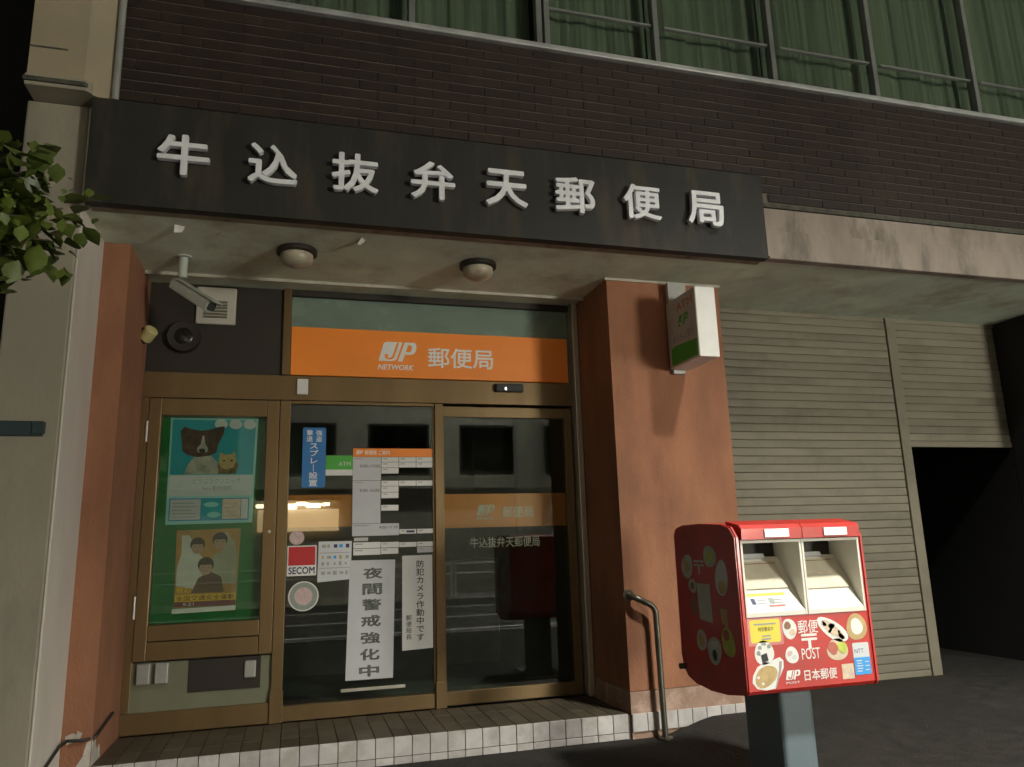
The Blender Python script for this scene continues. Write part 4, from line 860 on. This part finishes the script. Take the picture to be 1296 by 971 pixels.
# ------------------------------------------------------------------ across the road (reflected in the glass, apart from the added lights)
FBD = thing('opposite_building', 'pale concrete building across the road with dark windows and an added glowing panel', 'building', (3, -10, 0))
fbm = build('wall', MB().box(-20, 24, -10.4, -10.0, 0, 11), m_wall_far, FBD)
for fx in [-18 + 2.6 * i for i in range(16)]:
    for fz in (3.3, 6.2):
        wn = build('window', MB().box(fx - 0.85, fx + 0.85, -9.99, -9.95, fz, fz + 1.4), m_dark, FBD)
        build('pane', MB().box(fx - 0.78, fx + 0.78, -9.945, -9.94, fz + 0.07, fz + 1.33), m_glass_far, wn)
build('ledge', MB().box(-20, 24, -9.99, -9.6, 2.85, 3.05), m_wall_far, FBD)
build('added_light_panel', MB().box(8.8, 11.0, -9.99, -9.93, 0.4, 2.6), m_added_panel, FBD)  # glowing panel added out of view as the low light from the right
build('added_panel_bars', MB().box(8.7, 8.8, -9.99, -9.85, 0.0, 2.72).box(11.0, 11.1, -9.99, -9.85, 0.0, 2.72).box(9.87, 9.92, -9.925, -9.90, 0.4, 2.6), m_dark, FBD)
sg = thing('shop_sign', 'lit warm shop sign with a row of lamps on the opposite building', 'sign', (0.1, -9.9, 2.0))
build('panel', MB().box(-0.95, 1.15, -9.93, -9.85, 1.75, 2.33, 0.02), m_shop_dim, sg)
for k, (sx, wx, zx, hx) in enumerate(((-0.80, 0.20, 2.42, 0.05), (-0.48, 0.14, 2.44, 0.04), (-0.15, 0.22, 2.40, 0.07), (0.18, 0.16, 2.47, 0.05), (0.48, 0.20, 2.42, 0.06), (0.80, 0.12, 2.45, 0.04))):
    build('sign_lamp', MB().box(sx - wx, sx + wx - 0.02, -9.80, -9.70, zx - hx, zx + hx, 0.03), m_shop, sg)
build('hood', MB().box(-1.0, 1.2, -9.94, -9.68, 2.56, 2.62), m_dark, sg)
for i in range(12):
    gx = -13 + 2.6 * i
    if 7 < gx < 11: continue          # gap that lets the added panel's light through
    gr = thing('guard_rail', 'white pipe guard rail section along the opposite kerb', 'guard rail', (gx, -7.9, 0), 'guard rail sections across the road')
    build('pipes', MB().tube([(gx - 1.25, -7.9, 0.80), (gx + 1.25, -7.9, 0.80)], 0.035, 10).tube([(gx - 1.25, -7.9, 0.56), (gx + 1.25, -7.9, 0.56)], 0.035, 10), m_guard, gr, True)
    for s in (-1.25, 1.25): build('post', MB().tube([(gx + s, -7.9, -0.02), (gx + s, -7.9, 0.86)], 0.038, 8), m_guard, gr, True)
# street lamps: one on the near kerb right of the camera, the others added to light the street
def street_lamp(LX, LY, LZ, side, label, power, tilt=0, cone=108):
    SL = thing('street_lamp', label, 'street lamp', (LX + 1.2, LY + 0.3 * side, 0), 'street lamps along the road')
    build('mast', MB().tube(arc([(LX + 1.2, LY + 0.3 * side, -0.02), (LX + 1.2, LY + 0.3 * side, LZ + 0.12), (LX + 0.1, LY, LZ + 0.22)], 0.4, 8), 0.055, 12), m_grey_metal, SL, True)
    build('lamp_head', MB().box(LX - 0.35, LX + 0.25, LY - 0.13, LY + 0.13, LZ + 0.10, LZ + 0.24, 0.03, 3), m_grey_metal, SL)
    build('lens', MB().box(LX - 0.30, LX + 0.15, LY - 0.10, LY + 0.10, LZ + 0.085, LZ + 0.099), m_bulb, SL)
    ld = bpy.data.lights.new('lamp_light', 'SPOT'); ld.energy = power; ld.color = (1.0, 0.97, 0.86); ld.shadow_soft_size = 0.30; ld.spot_size = R(cone); ld.spot_blend = 0.75
    lo = bpy.data.objects.new('lamp_light', ld); COL.objects.link(lo); lo.location = (LX - 0.08, LY, LZ + 0.06); lo.rotation_euler = (R(tilt) * side, 0, 0)
    lo.parent = SL; lo.matrix_parent_inverse = Matrix.Translation(-BASE[SL.name])
street_lamp(4.4, -0.35, 7.6, 1, 'tall grey street lamp on the near kerb in front of the shutters', LAMP_POWER)
street_lamp(15.5, -0.35, 8.3, 1, 'added tall grey street lamp on the near kerb beyond the dark wing wall', LAMP_POWER)  # unseen lamp, added for more light from the far right
street_lamp(4.5, -6.2, 8.3, -6.5, 'tall grey pole with an added street lamp on the far kerb opposite the post office', LAMP_POWER * 0.5, 4, 132)  # lamp added to light the opposite building; its mast is the reflected pole
street_lamp(-5.5, -6.2, 8.3, -6.5, 'added tall grey street lamp on the far kerb left of the lit shop sign', LAMP_POWER * 0.5, 3, 132)  # unseen lamp, added as fill and to light the opposite building
